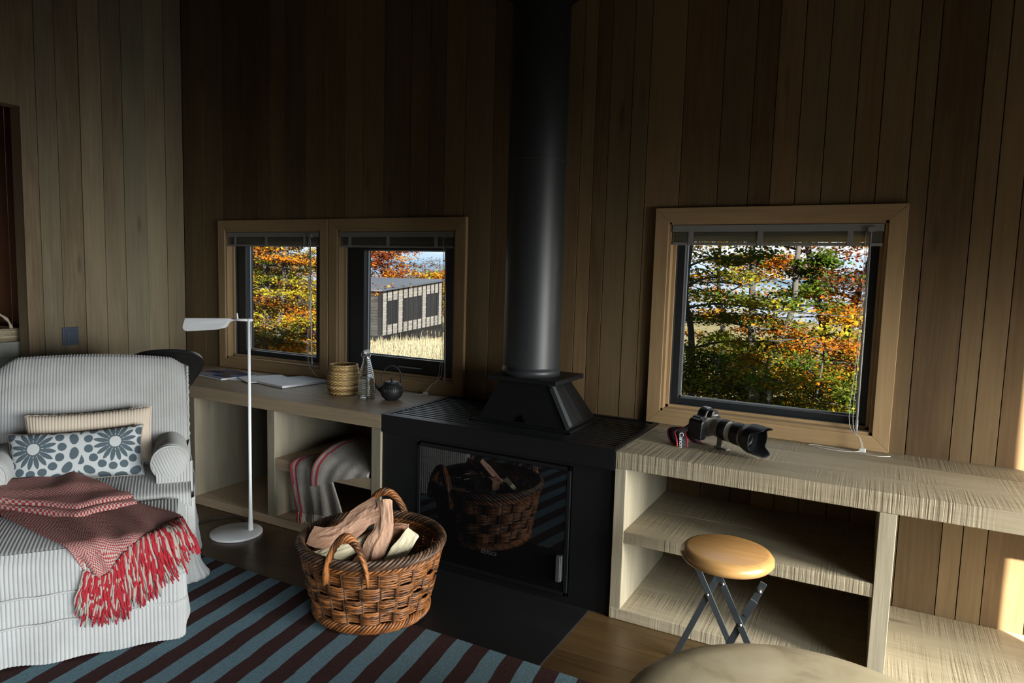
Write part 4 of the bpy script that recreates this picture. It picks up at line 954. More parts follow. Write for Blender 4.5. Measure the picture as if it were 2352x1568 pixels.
def bhandle(ac_, half, h, out):
    m = MB()
    for s_ in range(6):
        pts = []
        for i in range(60):
            t = i / 59; a = ac_ - half + 2 * half * t; el = math.sin(PI * t); b = 5 * t * PI + 2 * PI * s_ / 6
            zz_ = HT - .06 + (h + .06) * el ** .55; rr = brad(HT) + .018 + out * el + .0125 * math.cos(b); pts.append(bp(a, zz_ + .0125 * math.sin(b), rr))
        m.tube(pts, .0062, 6, 0, RNG.random())
    m.build('handle', [willow], bk, origin=KB2)
bhandle(math.atan2(-.263, .095), .28, .108, -.01); bhandle(math.atan2(.225, -.115), .36, .105, -.02)

RH_ = Vector((.88, .475, 0)); FH_ = Vector((-.475, .88, 0)); BC = Vector((-1.70, -1.065, 0))
def bl3(r, f, z): return BC + RH_ * r + FH_ * f + Vector((0, 0, z))
def log(label, pts, sec, up, mats, sides, scale=(1, 1), twist=0.0, rough=.0026, n=26):
    """a split log: section polygon swept along a bent axis; sides = material of each face of the section"""
    path = [Vector(p) for p in spline(pts, n)]; base = path[0].lerp(path[-1], .5); m = MB(); k = len(sec); sub = 4; ring = []
    S2 = []; own = []
    for i in range(k):
        a, b = np.array(sec[i], float), np.array(sec[(i + 1) % k], float)
        for s_ in range(sub): S2.append(a + (b - a) * s_ / sub); own.append(sides[i])
    kk = len(S2); ph = RNG.random((kk, 3)) * 6
    V = []
    for i, p in enumerate(path):
        d = (path[min(i + 1, n - 1)] - path[max(i - 1, 0)]).normalized(); u = Vector(up); s_ = d.cross(u).normalized(); u = s_.cross(d)
        t = i / (n - 1); sc = scale[0] + (scale[1] - scale[0]) * t; tw_ = twist * t; c_, s2 = math.cos(tw_), math.sin(tw_)
        for j, q in enumerate(S2):
            w = rough * (math.sin(7 * t + ph[j, 0]) + .6 * math.sin(17 * t + ph[j, 1]) + RNG.normal() * .25); f = sc * (1 + w / max(.01, np.hypot(*q)))
            x, y = q * f; x, y = x * c_ - y * s2, x * s2 + y * c_; V.append(p + s_ * x + u * y)
    tn = RNG.random()
    for j in range(kk):
        j2 = (j + 1) % kk; o = len(m.v)
        vs = [V[i * kk + j] for i in range(n)] + [V[i * kk + j2] for i in range(n)]
        m.add(vs, [(i, i + 1, n + i + 1, n + i) for i in range(n - 1)], own[j], tn, False)
    m.add([V[j] for j in range(kk)], [tuple(range(kk))], 0, tn); m.add([V[(n - 1) * kk + j] for j in range(kk)], [tuple(range(kk))[::-1]], 0, tn)
    # local frame: z along the log so that the grain follows it
    o = m.build('split_log', mats, origin=tuple(base))
    ax = (path[-1] - path[0]).normalized(); rot = ax.to_track_quat('Z', 'Y').to_matrix().to_4x4()
    o.data.transform(rot.inverted()); o.matrix_world = Matrix.Translation(base) @ rot
    return tag(o, label, 'log', 'split logs in the willow basket')
wedge = [(-.030, -.012), (.030, -.012), (.022, .014), (-.024, .016)]
log('tall pinkish split log standing upright in the middle of the basket', [bl3(.015, -.125, .205), bl3(.02, -.07, .275), bl3(.045, -.005, .335), bl3(.032, .075, .425)], [(-.046, -.018), (.040, -.022), (.046, .010), (.004, .024), (-.042, .014)], tuple(-FH_ + Vector((0, 0, .5))), [split_pink, bark, split_pale], [1, 0, 0, 0, 1], (1.15, .72), .25)
log('curved pink split log leaning from the left rim to the back handle', [bl3(-.235, -.02, .318), bl3(-.17, -.035, .315), bl3(-.10, .0, .335), bl3(-.05, .05, .375), bl3(.01, .07, .40)], [(-.032, -.010), (.036, -.014), (.062, .004), (.012, .016), (-.040, .008)], (.35, -.75, .8), [split_pink, bark], [1, 0, 0, 0, 0], (.75, 1.2), .2)
log('bark-sided pale log lying low at the left front of the basket', [bl3(-.215, -.07, .235), bl3(-.12, -.05, .262), bl3(-.01, .02, .285), bl3(.03, .05, .29)], [(-.034, -.03), (.034, -.03), (.034, .018), (.0, .030), (-.034, .018)], (0, -.2, 1), [split_pale, bark, split_brown], [1, 0, 0, 2, 0], (1, 1), .1)
log('cream split log leaning against the right side of the basket', [bl3(.06, -.165, .19), bl3(.09, -.12, .24), bl3(.125, -.07, .285), bl3(.165, -.02, .335)], [(-.034, -.014), (.034, -.014), (.030, .012), (-.030, .020)], tuple(-FH_ + Vector((0, 0, .6)) + RH_ * -.2), [split_pale, bark], [1, 0, 0, 1], (1.05, .8), -.1)
log('short pink stub behind the tall upright log', [bl3(.03, .03, .30), bl3(.085, .03, .325), bl3(.135, .03, .318)], [(-.024, -.03), (.024, -.03), (.026, .016), (-.02, .022)], (0, 0, 1), [split_pink, split_brown], [0, 1, 0, 1], (1.1, .9))
log('dark brown split wedge low behind the front handle', [bl3(-.075, -.185, .165), bl3(-.03, -.12, .225), bl3(.01, -.05, .27)], [(-.03, -.02), (.03, -.02), (.024, .02), (-.02, .026)], (0, 0, 1), [split_brown, bark, split_pink], [0, 2, 0, 1], (1.1, .9))
log('brown log with bark lying deep at the back left of the basket', [bl3(-.20, .03, .235), bl3(-.10, .11, .25), bl3(.0, .17, .262)], [(-.036, -.03), (.036, -.03), (.04, .02), (-.04, .024)], (0, 0, 1), [split_brown, bark], [0, 0, 1, 0], (1, 1))
log('pale log half hidden at the bottom right of the basket', [bl3(-.02, -.12, .16), bl3(.09, -.03, .18), bl3(.16, .06, .19)], [(-.04, -.03), (.04, -.03), (.03, .026), (-.03, .026)], (0, 0, 1), [split_brown, bark], [0, 1, 1, 0], (1, 1))
log('brown log at the bottom left of the basket under the pale one', [bl3(-.16, -.10, .13), bl3(-.05, .02, .15), bl3(.04, .12, .16)], [(-.05, -.04), (.05, -.04), (.04, .034), (-.04, .034)], (0, 0, 1), [split_brown, bark], [0, 1, 1, 0], (1, 1))

# ------------------------------------------------------------------ folding stool
QB = (-.378, -.868, 0.0)
sl = thing('folding_stool', QB, 'round folding stool with a varnished wooden seat and crossed steel legs', 'stool')
m = MB(); m.lathe([(0, .432), (.125, .432), (.140, .438), (.149, .450), (.148, .462), (.138, .474), (.125, .479), (0, .480)], QB, 72, 0, .5); m.build('seat', [seat_wood], sl, origin=QB)
LEGS = [(-.968, -.006, .131, -.042, .212, [(QB[0] + .010, .402), (QB[0] + .121, .405), (QB[0] + .070, .283)]), (-.775, -.150, -.003, -.177, .068, [(QB[0] - .072, .265)])]
def xleg(y, xa, za, xb, zb_, dy):
    m = MB(); m.bar((QB[0] + xa, y + dy, za), (QB[0] + xb, y + dy, zb_), .005, .021, (1, 0, .3)); return m.build('leg', [stool_steel], sl, bevel=.001, origin=QB)
for y, xl, xr, bl_, br_, pins in LEGS:
    xleg(y, xl, .432, br_, .001, -.004); xleg(y, xr, .432, bl_, .001, .004)
    for (px_, pz_) in pins: m = MB(); m.tube([(px_, y - .009, pz_), (px_, y + .008, pz_)], .006, 12); m.build('rivet', [steel], sl, origin=QB)
m = MB(); m.bar((QB[0] + .083, -.974, .320), (QB[0] + .108, -.974, .372), .008, .024, (1, 0, -.4)); m.build('locking_catch', [stool_steel], sl, origin=QB)

# ------------------------------------------------------------------ hide pouf in the foreground
PB = (-.05, -1.67, 0.0)
pf = thing('leather_pouf', PB, 'large round tan hide pouf in the bottom right foreground', 'pouf')
m = MB(); pr = [(.0, .445), (.10, .4445), (.22, .442), (.32, .435), (.375, .424), (.402, .408), (.416, .385), (.418, .36), (.414, .33)]
m.lathe(pr[::-1], PB, 96, 0, .5); m.build('top_panel', [hide], pf, origin=PB)
m = MB(); m.lathe([(.0, .002), (.36, .002), (.40, .03), (.42, .10), (.428, .20), (.424, .29), (.414, .33)], PB, 96, 0, .5); m.build('side_panel', [hide], pf, origin=PB)
m = MB(); m.tube([(PB[0] + .417 * math.cos(a), PB[1] + .417 * math.sin(a), .332) for a in np.linspace(0, 2 * PI, 96, endpoint=False)], .005, 8, closed=True); m.build('piping', [hide], pf, origin=PB)

# ------------------------------------------------------------------ camera on the right worktop (local x along the lens)
cmx = Matrix(((.79, .613, 0, -.590), (-.613, .79, 0, -.205), (0, 0, 1, .7615), (0, 0, 0, 1)))
ca = thing('photo_camera', (-.565, -.310, .7645), 'black SLR camera with a long pale telephoto lens lying on the right worktop', 'camera')
ca.rotation_euler = (0, math.radians(3.2), math.atan2(-.475, .88))
def cyl(mb, prof, n=56, mi=0):                                         # prof: (x, r) along the lens
    vs = []; fs = []
    for x, r in prof:
        for k in range(n): a = 2 * PI * k / n; vs.append((x, r * math.cos(a), r * math.sin(a)))
    for i in range(len(prof) - 1):
        for k in range(n): fs.append((i * n + k, i * n + (k + 1) % n, (i + 1) * n + (k + 1) % n, (i + 1) * n + k))
    if prof[0][1] > 0: fs.append(tuple(range(n)))
    mb.add(vs, fs, mi, .5, True)
m = MB(); poly = [(-.062, -.050), (.060, -.050), (.066, -.040), (.066, .022), (.058, .034), (.034, .038), (.028, .058), (.014, .067), (-.014, .067), (-.028, .058), (-.036, .038), (-.060, .036), (-.068, .024), (-.068, -.040)]
m.prism(poly, (-.050, 0, 0), (0, 1, 0), (0, 0, 1), (1, 0, 0), .046); m.build('body', [cam_black], ca, bevel=.006)
m = MB(); gp = [(-.084, -.050), (-.056, -.050), (-.050, -.04), (-.050, .022), (-.058, .032), (-.078, .030), (-.086, .02), (-.088, -.04)]
m.prism(gp, (-.046, 0, 0), (0, 1, 0), (0, 0, 1), (1, 0, 0), .070); m.build('grip', [cam_black], ca, bevel=.008)
m = MB(); pz = [(-.026, .036), (.026, .036), (.021, .056), (.012, .066), (-.012, .066), (-.021, .056)]
m.prism(pz, (-.006, 0, 0), (0, 1, 0), (0, 0, 1), (1, 0, 0), .024); m.build('prism_housing', [cam_black], ca, bevel=.005)
m = MB(); m.box((-.046, -.012, .066), (-.018, .012, .070)); m.build('hot_shoe', [steel], ca, bevel=.001)
m = MB(); m.lathe([(0, .036), (.014, .036), (.014, .046), (.012, .048), (0, .048)], (-.028, .052, 0), 28); m.build('mode_dial', [cam_black], ca)
m = MB(); m.lathe([(0, .028), (.008, .028), (.007, .034), (0, .035)], (.008, -.068, 0), 20); m.build('shutter_button', [cam_black], ca)
m = MB(); cyl(m, [(-0.0066, .036), (0.0044, .036), (0.0055, .034), (0.033, .035), (0.0374, .0385), (0.0572, .0385), (0.0594, .040)]); cyl(m, [(0.0968, .0425), (0.1232, .0425)]); cyl(m, [(0.1628, .046), (0.1738, .047)]); m.build('lens_barrel', [lens_grey], ca)
m = MB(); cyl(m, [(0.0583, .040), (0.0616, .0425), (0.0946, .0428), (0.0979, .041)]); m.build('zoom_ring', [lens_black], ca)
m = MB(); cyl(m, [(0.121, .0425), (0.1254, .0445), (0.1584, .0450), (0.1639, .044)]); m.build('focus_ring', [lens_black], ca)
m = MB(); n = 96; G = np.zeros((14, n, 3))
for j in range(14):
    for i in range(n):
        a = 2 * PI * i / n; s4 = math.cos(2 * a) ; L = .054 + .040 * smooth(-.6, .5, s4); t = j / 13; r = .0485 + .0095 * smooth(0, .35, t) + .001 * t
        G[j, i] = (.172 + L * t, r * math.cos(a + PI / 2), r * math.sin(a + PI / 2))
m.grid(G, 0, .5, closed_u=True); m.build('lens_hood', [hood_matte], ca, solid=.0022)
m = MB(); cyl(m, [(0.176, .044), (0.1771, .001)]); m.build('front_element', [stove_glass], ca)
m = MB(); m.box((.040, -.006, -.074), (.066, .006, -.036)); m.box((.036, -.014, -.0800), (.098, .014, -.073)); m.build('tripod_foot', [lens_grey], ca, bevel=.003)
m = MB(); m.box((.104, -.008, .0415), (.115, .008, .0432)); m.build('lens_label', [cam_black], ca)
text('maker_name', 'Canon', print_white, .0115, Matrix.Translation((.0186, 0, .047)) @ Matrix(((0, 0, 1, 0), (1, 0, 0, 0), (0, 1, 0, 0), (0, 0, 0, 1))), ca)
# strap: a band that drops to the worktop and stands on edge
inv = ca.matrix_basis.inverted() if False else None
def ribbon(mb, pts, ups, w, th, mi_edges):
    k = len(pts); pts = [Vector(p) for p in pts]; ups = [Vector(u).normalized() for u in ups]
    for (lo, hi, mi) in mi_edges:
        vs = []
        for p, u in zip(pts, ups): vs += [p + u * (w * lo), p + u * (w * hi)]
        mb.add(vs, [(2 * i, 2 * i + 2, 2 * i + 3, 2 * i + 1) for i in range(k - 1)], mi, .5, True)
Z0 = .681
pth = spline([(-0.642, -0.275, .752), (-0.66, -0.302, .738), (-0.676, -0.34, .735), (-0.672, -0.385, .733), (-0.66, -0.402, .715), (-0.656, -0.406, .700), (-0.654, -0.408, Z0 + .002)], 40)
pl = []
cu_m = Matrix.Translation(ca.location) @ ca.rotation_euler.to_matrix().to_4x4(); ci = cu_m.inverted()
m = MB(); ed = [(-.5, -.38, 1), (-.38, .38, 0), (.38, .5, 1)]
side_v = Vector((.90, .36, 0))
ribbon(m, [ci @ Vector(p) for p in pth], [ci.to_3x3() @ side_v] * len(pth), .047, .002, ed)
p2 = spline([(-0.654, -0.408, Z0 + .002), (-0.676, -0.392, Z0 + .002), (-0.705, -0.358, .700), (-0.718, -0.33, .728), (-0.698, -0.308, .738), (-0.67, -0.302, .722), (-0.646, -0.29, .70), (-0.618, -0.302, Z0 + .003), (-0.588, -0.302, Z0 + .003)], 50)
ribbon(m, [ci @ Vector(p) for p in p2], [ci.to_3x3() @ side_v] * len(p2), .042, .002, ed)
stp = m.build('strap', [strap_black, strap_red], ca, solid=.0022)
nrm = Vector((.36, -.90, .16)).normalized(); down = Vector((.02, -.06, -1)); down = (down - nrm * down.dot(nrm)).normalized(); sidev = nrm.cross(down)
tm = Matrix((( down.x, sidev.x, nrm.x, -.6595), (down.y, sidev.y, nrm.y, -.4085), (down.z, sidev.z, nrm.z, .7085), (0, 0, 0, 1)))
text('strap_lettering', 'Canon', print_white, .0235, ci @ tm, stp)

#@@PART3
# ------------------------------------------------------------------ outside: unseen wall added to block sun from the long glazed wall, land, lake, hills
wx = MB(); wx.box((3.2, -9.6, -2.5), (3.4, -2.97, 4.4)); structure(wx.build('sun_blocker_wall', [siding_shaded]))
def gz(x, y): return -1.30 - .0365 * min(115, math.hypot(x, y + 3.1)) + .10 * math.sin(.31 * x + .2 * y) * min(1, math.hypot(x, y) / 30)
m = MB(); xs = np.concatenate([np.linspace(-160, -40, 24), np.linspace(-38, 20, 60), np.linspace(22, 90, 16)]); ys = np.concatenate([np.linspace(.4, 60, 70), np.linspace(62, 130, 24)])
m.grid(np.array([[(x, y, gz(x, y)) for x in xs] for y in ys]), 0, .5); structure(m.build('ground', [meadow]))
m = MB(); m.add([(-900, 100, -5.45), (900, 100, -5.45), (1500, 1500, -5.45), (-1500, 1500, -5.45)], [(0, 1, 2, 3)], 0, .5); structure(m.build('lake', [lake_blue]))
m = MB(); n = 160; P = np.zeros((3, n, 3))
for i in range(n):
    a = -1.1 + 1.9 * i / (n - 1); h = 13 + 7 * math.sin(i * .21) + 4 * math.sin(i * .57 + 1) + 9 * smooth(-.25, .12, a)
    for j, (D, z) in enumerate(((1150, -8), (1250, h * .7), (1400, h))): P[j, i] = (D * math.sin(a), D * math.cos(a), z)
m.grid(P, 0, .5); structure(m.build('hills', [hill_blue]))

# ------------------------------------------------------------------ the dark cabin down the slope
FB = Vector((-23.6, 26.0, 0)); ff = Vector((-.265, .964, 0)).normalized(); fi = Vector((-ff.y, ff.x, 0)); LZ = 10.2; DW = 6.5
zb0 = -2.2
def zt_(s_): return .24 + .50 * s_ / LZ
def fb(s_, d, z): return FB + ff * s_ + fi * d + Vector((0, 0, z))
cbn = thing('cabin', FB + ff * 5 + fi * 3 + Vector((0, 0, zb0)), 'dark timber cabin on stilts seen through the second window, across the dry meadow', 'building')
CBO = tuple(cbn.location)
N = 13; bay = LZ / N; wins = {1, 2, 4, 5, 6, 7, 9, 10, 11}
m = MB()
def slabp(mb, s0, s1, d0, d1, z0a, z1a, z0b=None, z1b=None, mi=0, tone=None):
    z0b = z0a if z0b is None else z0b; z1b = z1a if z1b is None else z1b
    mb.hexa([fb(s0, d0, z0a), fb(s1, d0, z0b), fb(s1, d1, z0b), fb(s0, d1, z0a)], [fb(s0, d0, z1a), fb(s1, d0, z1b), fb(s1, d1, z1b), fb(s0, d1, z1a)], mi, tone)
for k in range(N):
    s0, s1 = k * bay, (k + 1) * bay; h0, h1 = zt_(s0) - zb0, zt_(s1) - zb0
    segs = [(0, 1)] if k not in wins else [(0, .22), (.75, 1)]
    for a, b in segs:
        nb = max(2, int(round(16 * (b - a))))
        for q in range(nb):
            f0, f1 = a + (b - a) * q / nb, a + (b - a) * (q + 1) / nb; e = .012
            slabp(m, s0, s1, -.02 - e * (q % 2), .05, zb0 + h0 * f0, zb0 + h0 * f1 - .012, zb0 + h1 * f0, zb0 + h1 * f1 - .012)
slabp(m, .0, LZ, .05, .12, zb0, zt_(0) * .2 + zb0 * .8, None, None, 1, .5)
slabp(m, 0, LZ, .3, .35, zb0, zt_(0), zb0, zt_(LZ), 1, .5)
for k in range(N + 1): slabp(m, k * bay - .05, k * bay + .05, -.06, .04, zb0 - .05, zt_(k * bay) - .02, None, None, 1, .5)
m.build('facade_siding', [siding_grey, batten_black], cbn, origin=CBO)
m = MB()
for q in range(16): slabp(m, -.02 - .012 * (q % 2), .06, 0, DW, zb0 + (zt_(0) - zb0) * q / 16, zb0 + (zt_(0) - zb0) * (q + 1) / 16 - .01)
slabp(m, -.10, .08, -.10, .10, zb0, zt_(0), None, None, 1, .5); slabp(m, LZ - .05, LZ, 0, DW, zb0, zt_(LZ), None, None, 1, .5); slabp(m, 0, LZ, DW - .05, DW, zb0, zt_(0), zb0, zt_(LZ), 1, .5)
m.build('end_wall', [siding_shaded, batten_black], cbn, origin=CBO)
m = MB(); slabp(m, 0, LZ, -.05, DW, zb0 - .2, zb0 - .02, None, None, 0, .5); m.build('floor_deck', [batten_black], cbn, origin=CBO)
m = MB(); slabp(m, -.35, LZ + .3, -.22, DW + .3, zt_(-.35), zt_(-.35) + .10, zt_(LZ + .3), zt_(LZ + .3) + .10); m.build('roof', [roof_dark], cbn, origin=CBO)
for (k0, k1) in ((1, 3), (4, 8), (9, 12)):
    m = MB()
    for k in range(k0, k1):
        for e in (.33, .66):
            s_ = (k + e) * bay; slabp(m, s_ - .025, s_ + .025, .0, .07, zb0 + (zt_(s_) - zb0) * .22, zb0 + (zt_(s_) - zb0) * .75, None, None, 0, .5)
    w_ = m.build('window', [batten_black], cbn, origin=CBO); m = MB(); s0, s1 = k0 * bay, k1 * bay
    slabp(m, s0, s1, .07, .09, zb0 + (zt_(s0) - zb0) * .22, zb0 + (zt_(s0) - zb0) * .75, zb0 + (zt_(s1) - zb0) * .22, zb0 + (zt_(s1) - zb0) * .75); p_ = m.build('pane', [far_glass], w_, origin=CBO)
for k in range(N + 1):
    for d in ((.0, DW * .5) if k % 2 == 0 else (.0,)):
        p = fb(k * bay, d, 0); m = MB(); g = gz(p.x, p.y) - .1; slabp(m, k * bay - .08, k * bay + .08, d - .08, d + .08, g, zb0 - .2); m.build('stilt', [batten_black], cbn, origin=CBO)

# ------------------------------------------------------------------ trees
def leaves_mesh(name, P, size, cols, parent, origin, tilt=.7):
    n = len(P); d = RNG.normal(0, 1, (n, 3)); d[:, 2] *= .35; d /= np.linalg.norm(d, axis=1, keepdims=True)
    nz = np.stack([RNG.normal(0, tilt, n), RNG.normal(0, tilt, n), np.ones(n)], 1); nz /= np.linalg.norm(nz, axis=1, keepdims=True)
    s_ = np.cross(nz, d); s_ /= np.linalg.norm(s_, axis=1, keepdims=True); L = (size * (.7 + .6 * RNG.random(n)))[:, None]
    V = np.stack([P - d * L * .5, P + s_ * L * .33 + nz * L * .08, P + d * L * .5, P - s_ * L * .33 + nz * L * .08], 1).reshape(-1, 3) - np.array(origin)
    me = bpy.data.meshes.new(name); me.vertices.add(4 * n); me.vertices.foreach_set('co', V.ravel().astype(np.float32)); me.loops.add(4 * n); me.loops.foreach_set('vertex_index', np.arange(4 * n, dtype=np.int32))
    me.polygons.add(n); me.polygons.foreach_set('loop_start', np.arange(0, 4 * n, 4, dtype=np.int32)); me.polygons.foreach_set('loop_total', np.full(n, 4, np.int32)); me.update(); me.validate()
    me.materials.append(leaf); o = bpy.data.objects.new(name, me); COL.objects.link(o); o.parent = parent
    set_color(o, np.repeat(cols, 4, axis=0)); return o
C_GRN = [(0.0274, 0.0476, 0.00512), (0.0402, 0.0621, 0.00731), (0.0621, 0.0695, 0.00803)]; C_YEL = [(0.183, 0.117, 0.00731), (0.154, 0.121, 0.011), (0.121, 0.102, 0.00913)]; C_ORG = [(0.212, 0.0731, 0.00584), (0.183, 0.0512, 0.00512), (0.212, 0.0986, 0.00803)]; C_RED = [(0.095, 0.0202, 0.00584), (0.0731, 0.0164, 0.00731)]; C_BRN = [(0.0438, 0.0202, 0.00913), (0.0365, 0.0219, 0.011)]
def tree(name, label, base, stems, palette, nb, spread, zr, nleaf, size, pad=(.26, .05), group=None, rad=.06, twig=True, rise=.12, seed=1, cat='tree', inner=.3, bare=0.0):
    global RNG; keep = RNG; RNG = np.random.default_rng(seed)
    t = thing(name, base, label, cat, group); b = np.array(base, float); m = MB(); sp = []
    for st in stems:
        pts = spline([b + np.array(p) for p in st], 24); m.tube(pts, [rad * (1 - .72 * i / 23) for i in range(24)], 9); sp.append(np.array(pts))
    m.build('trunk', [tree_bark], t, origin=base)
    br = MB(); LP = []; LC = []; pal = [c for c in palette]
    for k in range(nb):
        S_ = sp[k % len(sp)]; ok = [q for q in S_ if zr[0] <= q[2] <= zr[1]]
        if not ok: ok = list(S_[-6:])
        z0 = zr[0] + (zr[1] - zr[0]) * ((k + RNG.random()) / nb); p0 = min(ok, key=lambda q: abs(q[2] - z0)); a = k * 2.399 + RNG.normal(0, .5); L = spread * (.55 + .55 * RNG.random()) * (1 - .35 * max(0, (z0 - zr[0]) / (zr[1] - zr[0])) ** 2)
        d = np.array([math.cos(a), math.sin(a), rise + RNG.normal(0, .10)]); kx = RNG.normal(0, .25, 3); kx[2] = abs(kx[2]) * .3
        pts = spline([p0 + d * L * f + kx * L * f * f + np.array([0, 0, .05 * L * math.sin(5 * f)]) for f in (0, .3, .65, 1)], 12)
        r0 = rad * .22 * (.6 + .6 * RNG.random()); br.tube(pts, [r0 * (1 - .85 * i / 11) + .002 for i in range(12)], 6)
        col = np.array(pal[int(RNG.integers(len(pal)))]); tips = [np.array(pts[-1])]
        for q in range(4 if twig else 2):
            f = inner + (1 - inner) * RNG.random(); c = np.array(pts[int(f * 11)]); e = c + np.array([RNG.normal(0, .28), RNG.normal(0, .28), RNG.normal(.04, .06)]) * L * .8
            br.tube([tuple(c), tuple((c + e) / 2 + np.array([0, 0, .03 * L])), tuple(e)], [r0 * .38 + .0015, r0 * .28 + .001, .0012], 5); tips += [e, (c + e) / 2]
        nl = nleaf // nb
        if RNG.random() < bare: nl = nl // 6
        tp_ = np.array(tips); idx = RNG.integers(0, len(tp_), nl); W_ = np.stack([RNG.normal(0, pad[0] * L, nl), RNG.normal(0, pad[0] * L, nl), RNG.normal(0, pad[1], nl)], 1)
        LP.append(tp_[idx] + W_); cc = col * np.exp(RNG.normal(0, .22, (nl, 1))) * np.exp(RNG.normal(0, .10, (nl, 3))); alt = np.array(pal[int(RNG.integers(len(pal)))]); mk = RNG.random(nl) < .28; cc[mk] = alt * np.exp(RNG.normal(0, .2, (mk.sum(), 1))); LC.append(cc)
    br.build('branches', [tree_bark], t, origin=base)
    leaves_mesh('foliage', np.concatenate(LP), size, np.clip(np.concatenate(LC), 0, .8), t, base); RNG = keep; return t
def at(az, D): return math.sin(math.radians(az)) * D, -3.1261 + math.cos(math.radians(az)) * D
def base_at(az, D): x, y = at(az, D); return (x, y, gz(x, y) - .05)
# beyond the right window
bA = base_at(-8.9, 7.0)
tree('beech_tree', 'grey two-stemmed tree with green and gold leaves in the middle of the right window', bA, [[(0, 0, 0), (.0, .0, 1.4), (.02, .05, 2.4), (-.02, 0, 3.6), (.05, .1, 5.0)], [(.05, -.1, .4), (.12, -.1, 1.6), (.20, -.05, 2.1), (.38, 0, 2.7), (.40, .05, 3.4), (.60, .1, 5.0)]],
     C_GRN * 4 + C_YEL[:1] + C_ORG * 1, 52, 1.0, (-.2, 3.6), 52000, .034, (.095, .026), rad=.052, seed=3, rise=.05, group='trees beyond the right window')
tree('beech_tree', 'orange-leaved tree at the right side of the right window', base_at(-2.6, 7.9), [[(0, 0, 0), (.02, 0, 1.6), (.1, 0, 2.5), (.25, 0, 3.2), (.55, 0, 4.6)], [(0, 0, 1.9), (-.12, 0, 2.5), (-.30, 0, 3.2), (-.55, 0, 4.4)], [(.05, 0, 2.0), (.35, .1, 2.7), (.45, .2, 3.6), (.6, .2, 5)]],
     C_ORG * 5 + C_RED[:1], 60, 1.5, (-.2, 4.2), 52000, .038, (.095, .028), rad=.06, seed=5, rise=.06, group='trees beyond the right window')
tree('beech_tree', 'slim leaning tree at the left edge of the right window', base_at(-13.0, 6.2), [[(0, 0, 0), (.02, 0, 1.2), (-.03, 0, 2.4), (-.10, 0, 2.9), (.02, 0, 4.2)]],
     C_GRN * 3 + C_YEL * 2, 30, .95, (-.2, 3.6), 15000, .038, (.13, .028), rad=.045, seed=8, rise=.05, group='trees beyond the right window')
tree('beech_tree', 'dark red-leaved tree at the far right edge of the right window', base_at(1.2, 7.6), [[(0, 0, 0), (.0, 0, 1.5), (-.05, 0, 3.0), (.1, 0, 4.8)]], C_RED * 2 + C_BRN + C_ORG[:1], 32, 1.0, (.2, 4.2), 15000, .040, (.13, .03), rad=.05, seed=9, group='trees beyond the right window')
tree('beech_tree', 'thin gold-leaved tree behind the two-stemmed one', base_at(-11.0, 11), [[(0, 0, 0), (.05, 0, 2), (-.1, 0, 3.4), (.1, 0, 5)]], C_YEL * 2 + C_ORG * 2, 40, 1.5, (.0, 4.0), 14000, .048, (.17, .03), rad=.05, seed=10, group='trees beyond the right window', bare=.3)
for i, (az, D, pal, lab, r_) in enumerate(((-12.0, 5.6, C_GRN * 3 + C_YEL, 'dense green bush low at the left of the right window', .8), (-8.3, 5.9, C_GRN * 2 + C_YEL + C_ORG[:1], 'green and gold bush low in the middle of the right window', .8),
                                           (-4.4, 5.7, C_GRN * 4 + C_YEL[2:] + C_ORG[:1], 'olive green bush low at the right of the right window', .85), (-.8, 6.3, C_YEL[:1] + C_GRN * 2 + C_ORG * 2, 'rusty gold bush at the lower right corner of the right window', .9))):
    b = base_at(az, D)
    tree('bush', lab, b, [[(0, 0, 0), (.1, 0, .8), (.05, 0, 1.6), (.1, 0, 2.3)], [(0, 0, 0), (-.2, .1, .7), (-.35, .1, 1.4), (-.4, .1, 2.2)], [(0, 0, 0), (.25, .1, .7), (.45, 0, 1.4), (.5, .1, 2.1)]], pal, 50, r_ * .85, (b[2] + .9, b[2] + 2.25), 20000, .030, (.20, .04), rad=.024, seed=20 + i, cat='bush', rise=.12, group='bushes under the right window')
# beyond the left window: the big layered tree, with more behind it
bL = base_at(-48.6, 17.0)
tree('beech_tree', 'big layered tree in orange, gold and green filling the left window', bL, [[(0, 0, 0), (.3, 0, 1.6), (.1, .2, 3.2), (.5, 0, 5.4), (.4, 0, 7.0)], [(0, 0, .3), (-.9, .2, 1.8), (-1.3, 0, 3.6), (-1.7, 0, 6)], [(.1, 0, .4), (.6, 0, 1.5), (.9, 0, 3.2), (1.0, 0, 5.8)]],
     C_ORG * 3 + C_YEL * 4 + C_GRN * 2 + C_RED[:1] + C_BRN, 170, 1.7, (-1.4, 4.0), 80000, .062, (.16, .032), rad=.13, seed=31, rise=.04, group='trees beyond the left windows')
tree('beech_tree', 'rust-brown tree behind the big layered one, at the left window\'s left edge', base_at(-50.5, 21), [[(0, 0, 0), (.2, 0, 3), (0, 0, 7)], [(0, 0, .5), (1.0, 0, 3), (1.6, 0, 6.5)]], C_BRN * 2 + C_ORG * 2 + C_RED, 70, 2.8, (-1.5, 5), 18000, .095, (.15, .06), rad=.13, seed=33, group='trees beyond the left windows')
tree('beech_tree', 'gold tree behind the big layered one, at the left window\'s right edge', base_at(-45.6, 36), [[(0, 0, 0), (.2, 0, 3), (0, 0, 6.5)], [(0, 0, .5), (-1.0, 0, 3), (-1.6, 0, 6)]], C_YEL * 2 + C_ORG * 2 + C_BRN, 60, 1.9, (-1.6, 4.5), 15000, .095, (.15, .06), rad=.12, seed=35, group='trees beyond the left windows')
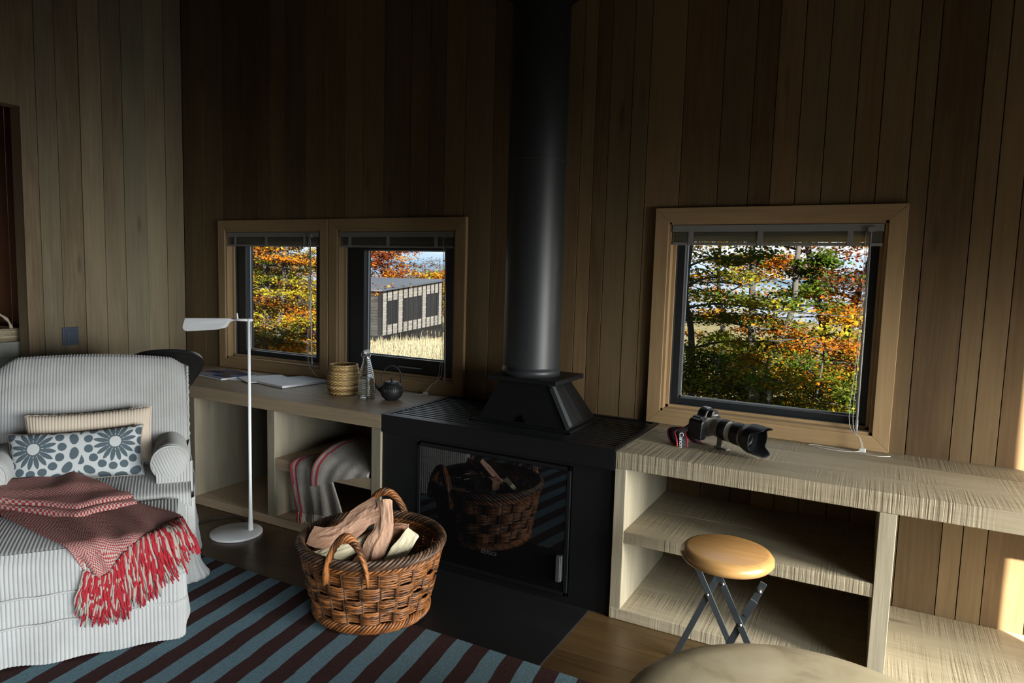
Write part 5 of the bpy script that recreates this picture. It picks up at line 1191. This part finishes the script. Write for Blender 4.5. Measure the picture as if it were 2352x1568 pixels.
for i, (az, D, sp_, h, pal, n_, ba, lab) in enumerate(((-39.6, 56, 3.2, 6.9, C_RED * 3 + C_ORG, 9000, .0, 'tall red tree behind the cabin roof at its left'), (-37.4, 58, 3.0, 6.0, C_RED + C_BRN * 2, 2600, .6, 'bare grey twiggy tree behind the cabin roof'),
        (-36.2, 63, 2.8, 5.2, C_ORG + C_BRN, 2200, .6, 'low sparse orange tree behind the middle of the cabin roof'), (-34.3, 60, 2.8, 6.2, C_RED + C_BRN * 2, 2000, .6, 'sparse twiggy tree behind the right end of the cabin'),
        (-33.3, 52, 2.2, 4.6, C_ORG * 2 + C_YEL * 2, 7000, .0, 'orange and gold tree beside the right end of the cabin'), (-32.2, 57, 3, 4.6, C_YEL + C_GRN + C_BRN, 6000, .0, 'dark gold tree at the right edge of the second window'))):
    b = base_at(az, D); tree('beech_tree', lab, b, [[(0, 0, 0), (.2, 0, h * .4), (.1, 0, h)], [(0, 0, .5), (-.9, 0, h * .5), (-1.5, 0, h * .9)], [(0, 0, .5), (.9, 0, h * .5), (1.5, 0, h * .85)]], pal, 60, sp_, (b[2] + h * .28, b[2] + h * .95), n_, .20, (.16, .12), rad=.13, seed=40 + i, group='trees behind the cabin', rise=.25, bare=ba)
# long dry grass between the house and the cabin
n = 15000; az = RNG.uniform(-42, -31.5, n); D = RNG.uniform(23, 40, n) ; X = np.sin(np.radians(az)) * D; Y = -3.1 + np.cos(np.radians(az)) * D; V = np.zeros((n * 3, 3)); hh = .22 + .35 * RNG.random(n) ** 3 + .35 * (RNG.random(n) < .03)
for i in range(n):
    z = gz(X[i], Y[i]); a = RNG.random() * PI; w_ = .022; l = RNG.normal(0, .10, 2); V[3 * i] = (X[i] - w_ * math.cos(a), Y[i] - w_ * math.sin(a), z - .02); V[3 * i + 1] = (X[i] + w_ * math.cos(a), Y[i] + w_ * math.sin(a), z - .02); V[3 * i + 2] = (X[i] + l[0], Y[i] + l[1], z + hh[i])
me = bpy.data.meshes.new('dry_grass'); me.from_pydata([tuple(v) for v in V], [], [(3 * i, 3 * i + 1, 3 * i + 2) for i in range(n)]); me.materials.append(grass_blade)
o = bpy.data.objects.new('dry_grass', me); COL.objects.link(o); tag(o, 'long pale dry grass on the slope in front of the dark cabin', 'grass', kind='stuff')
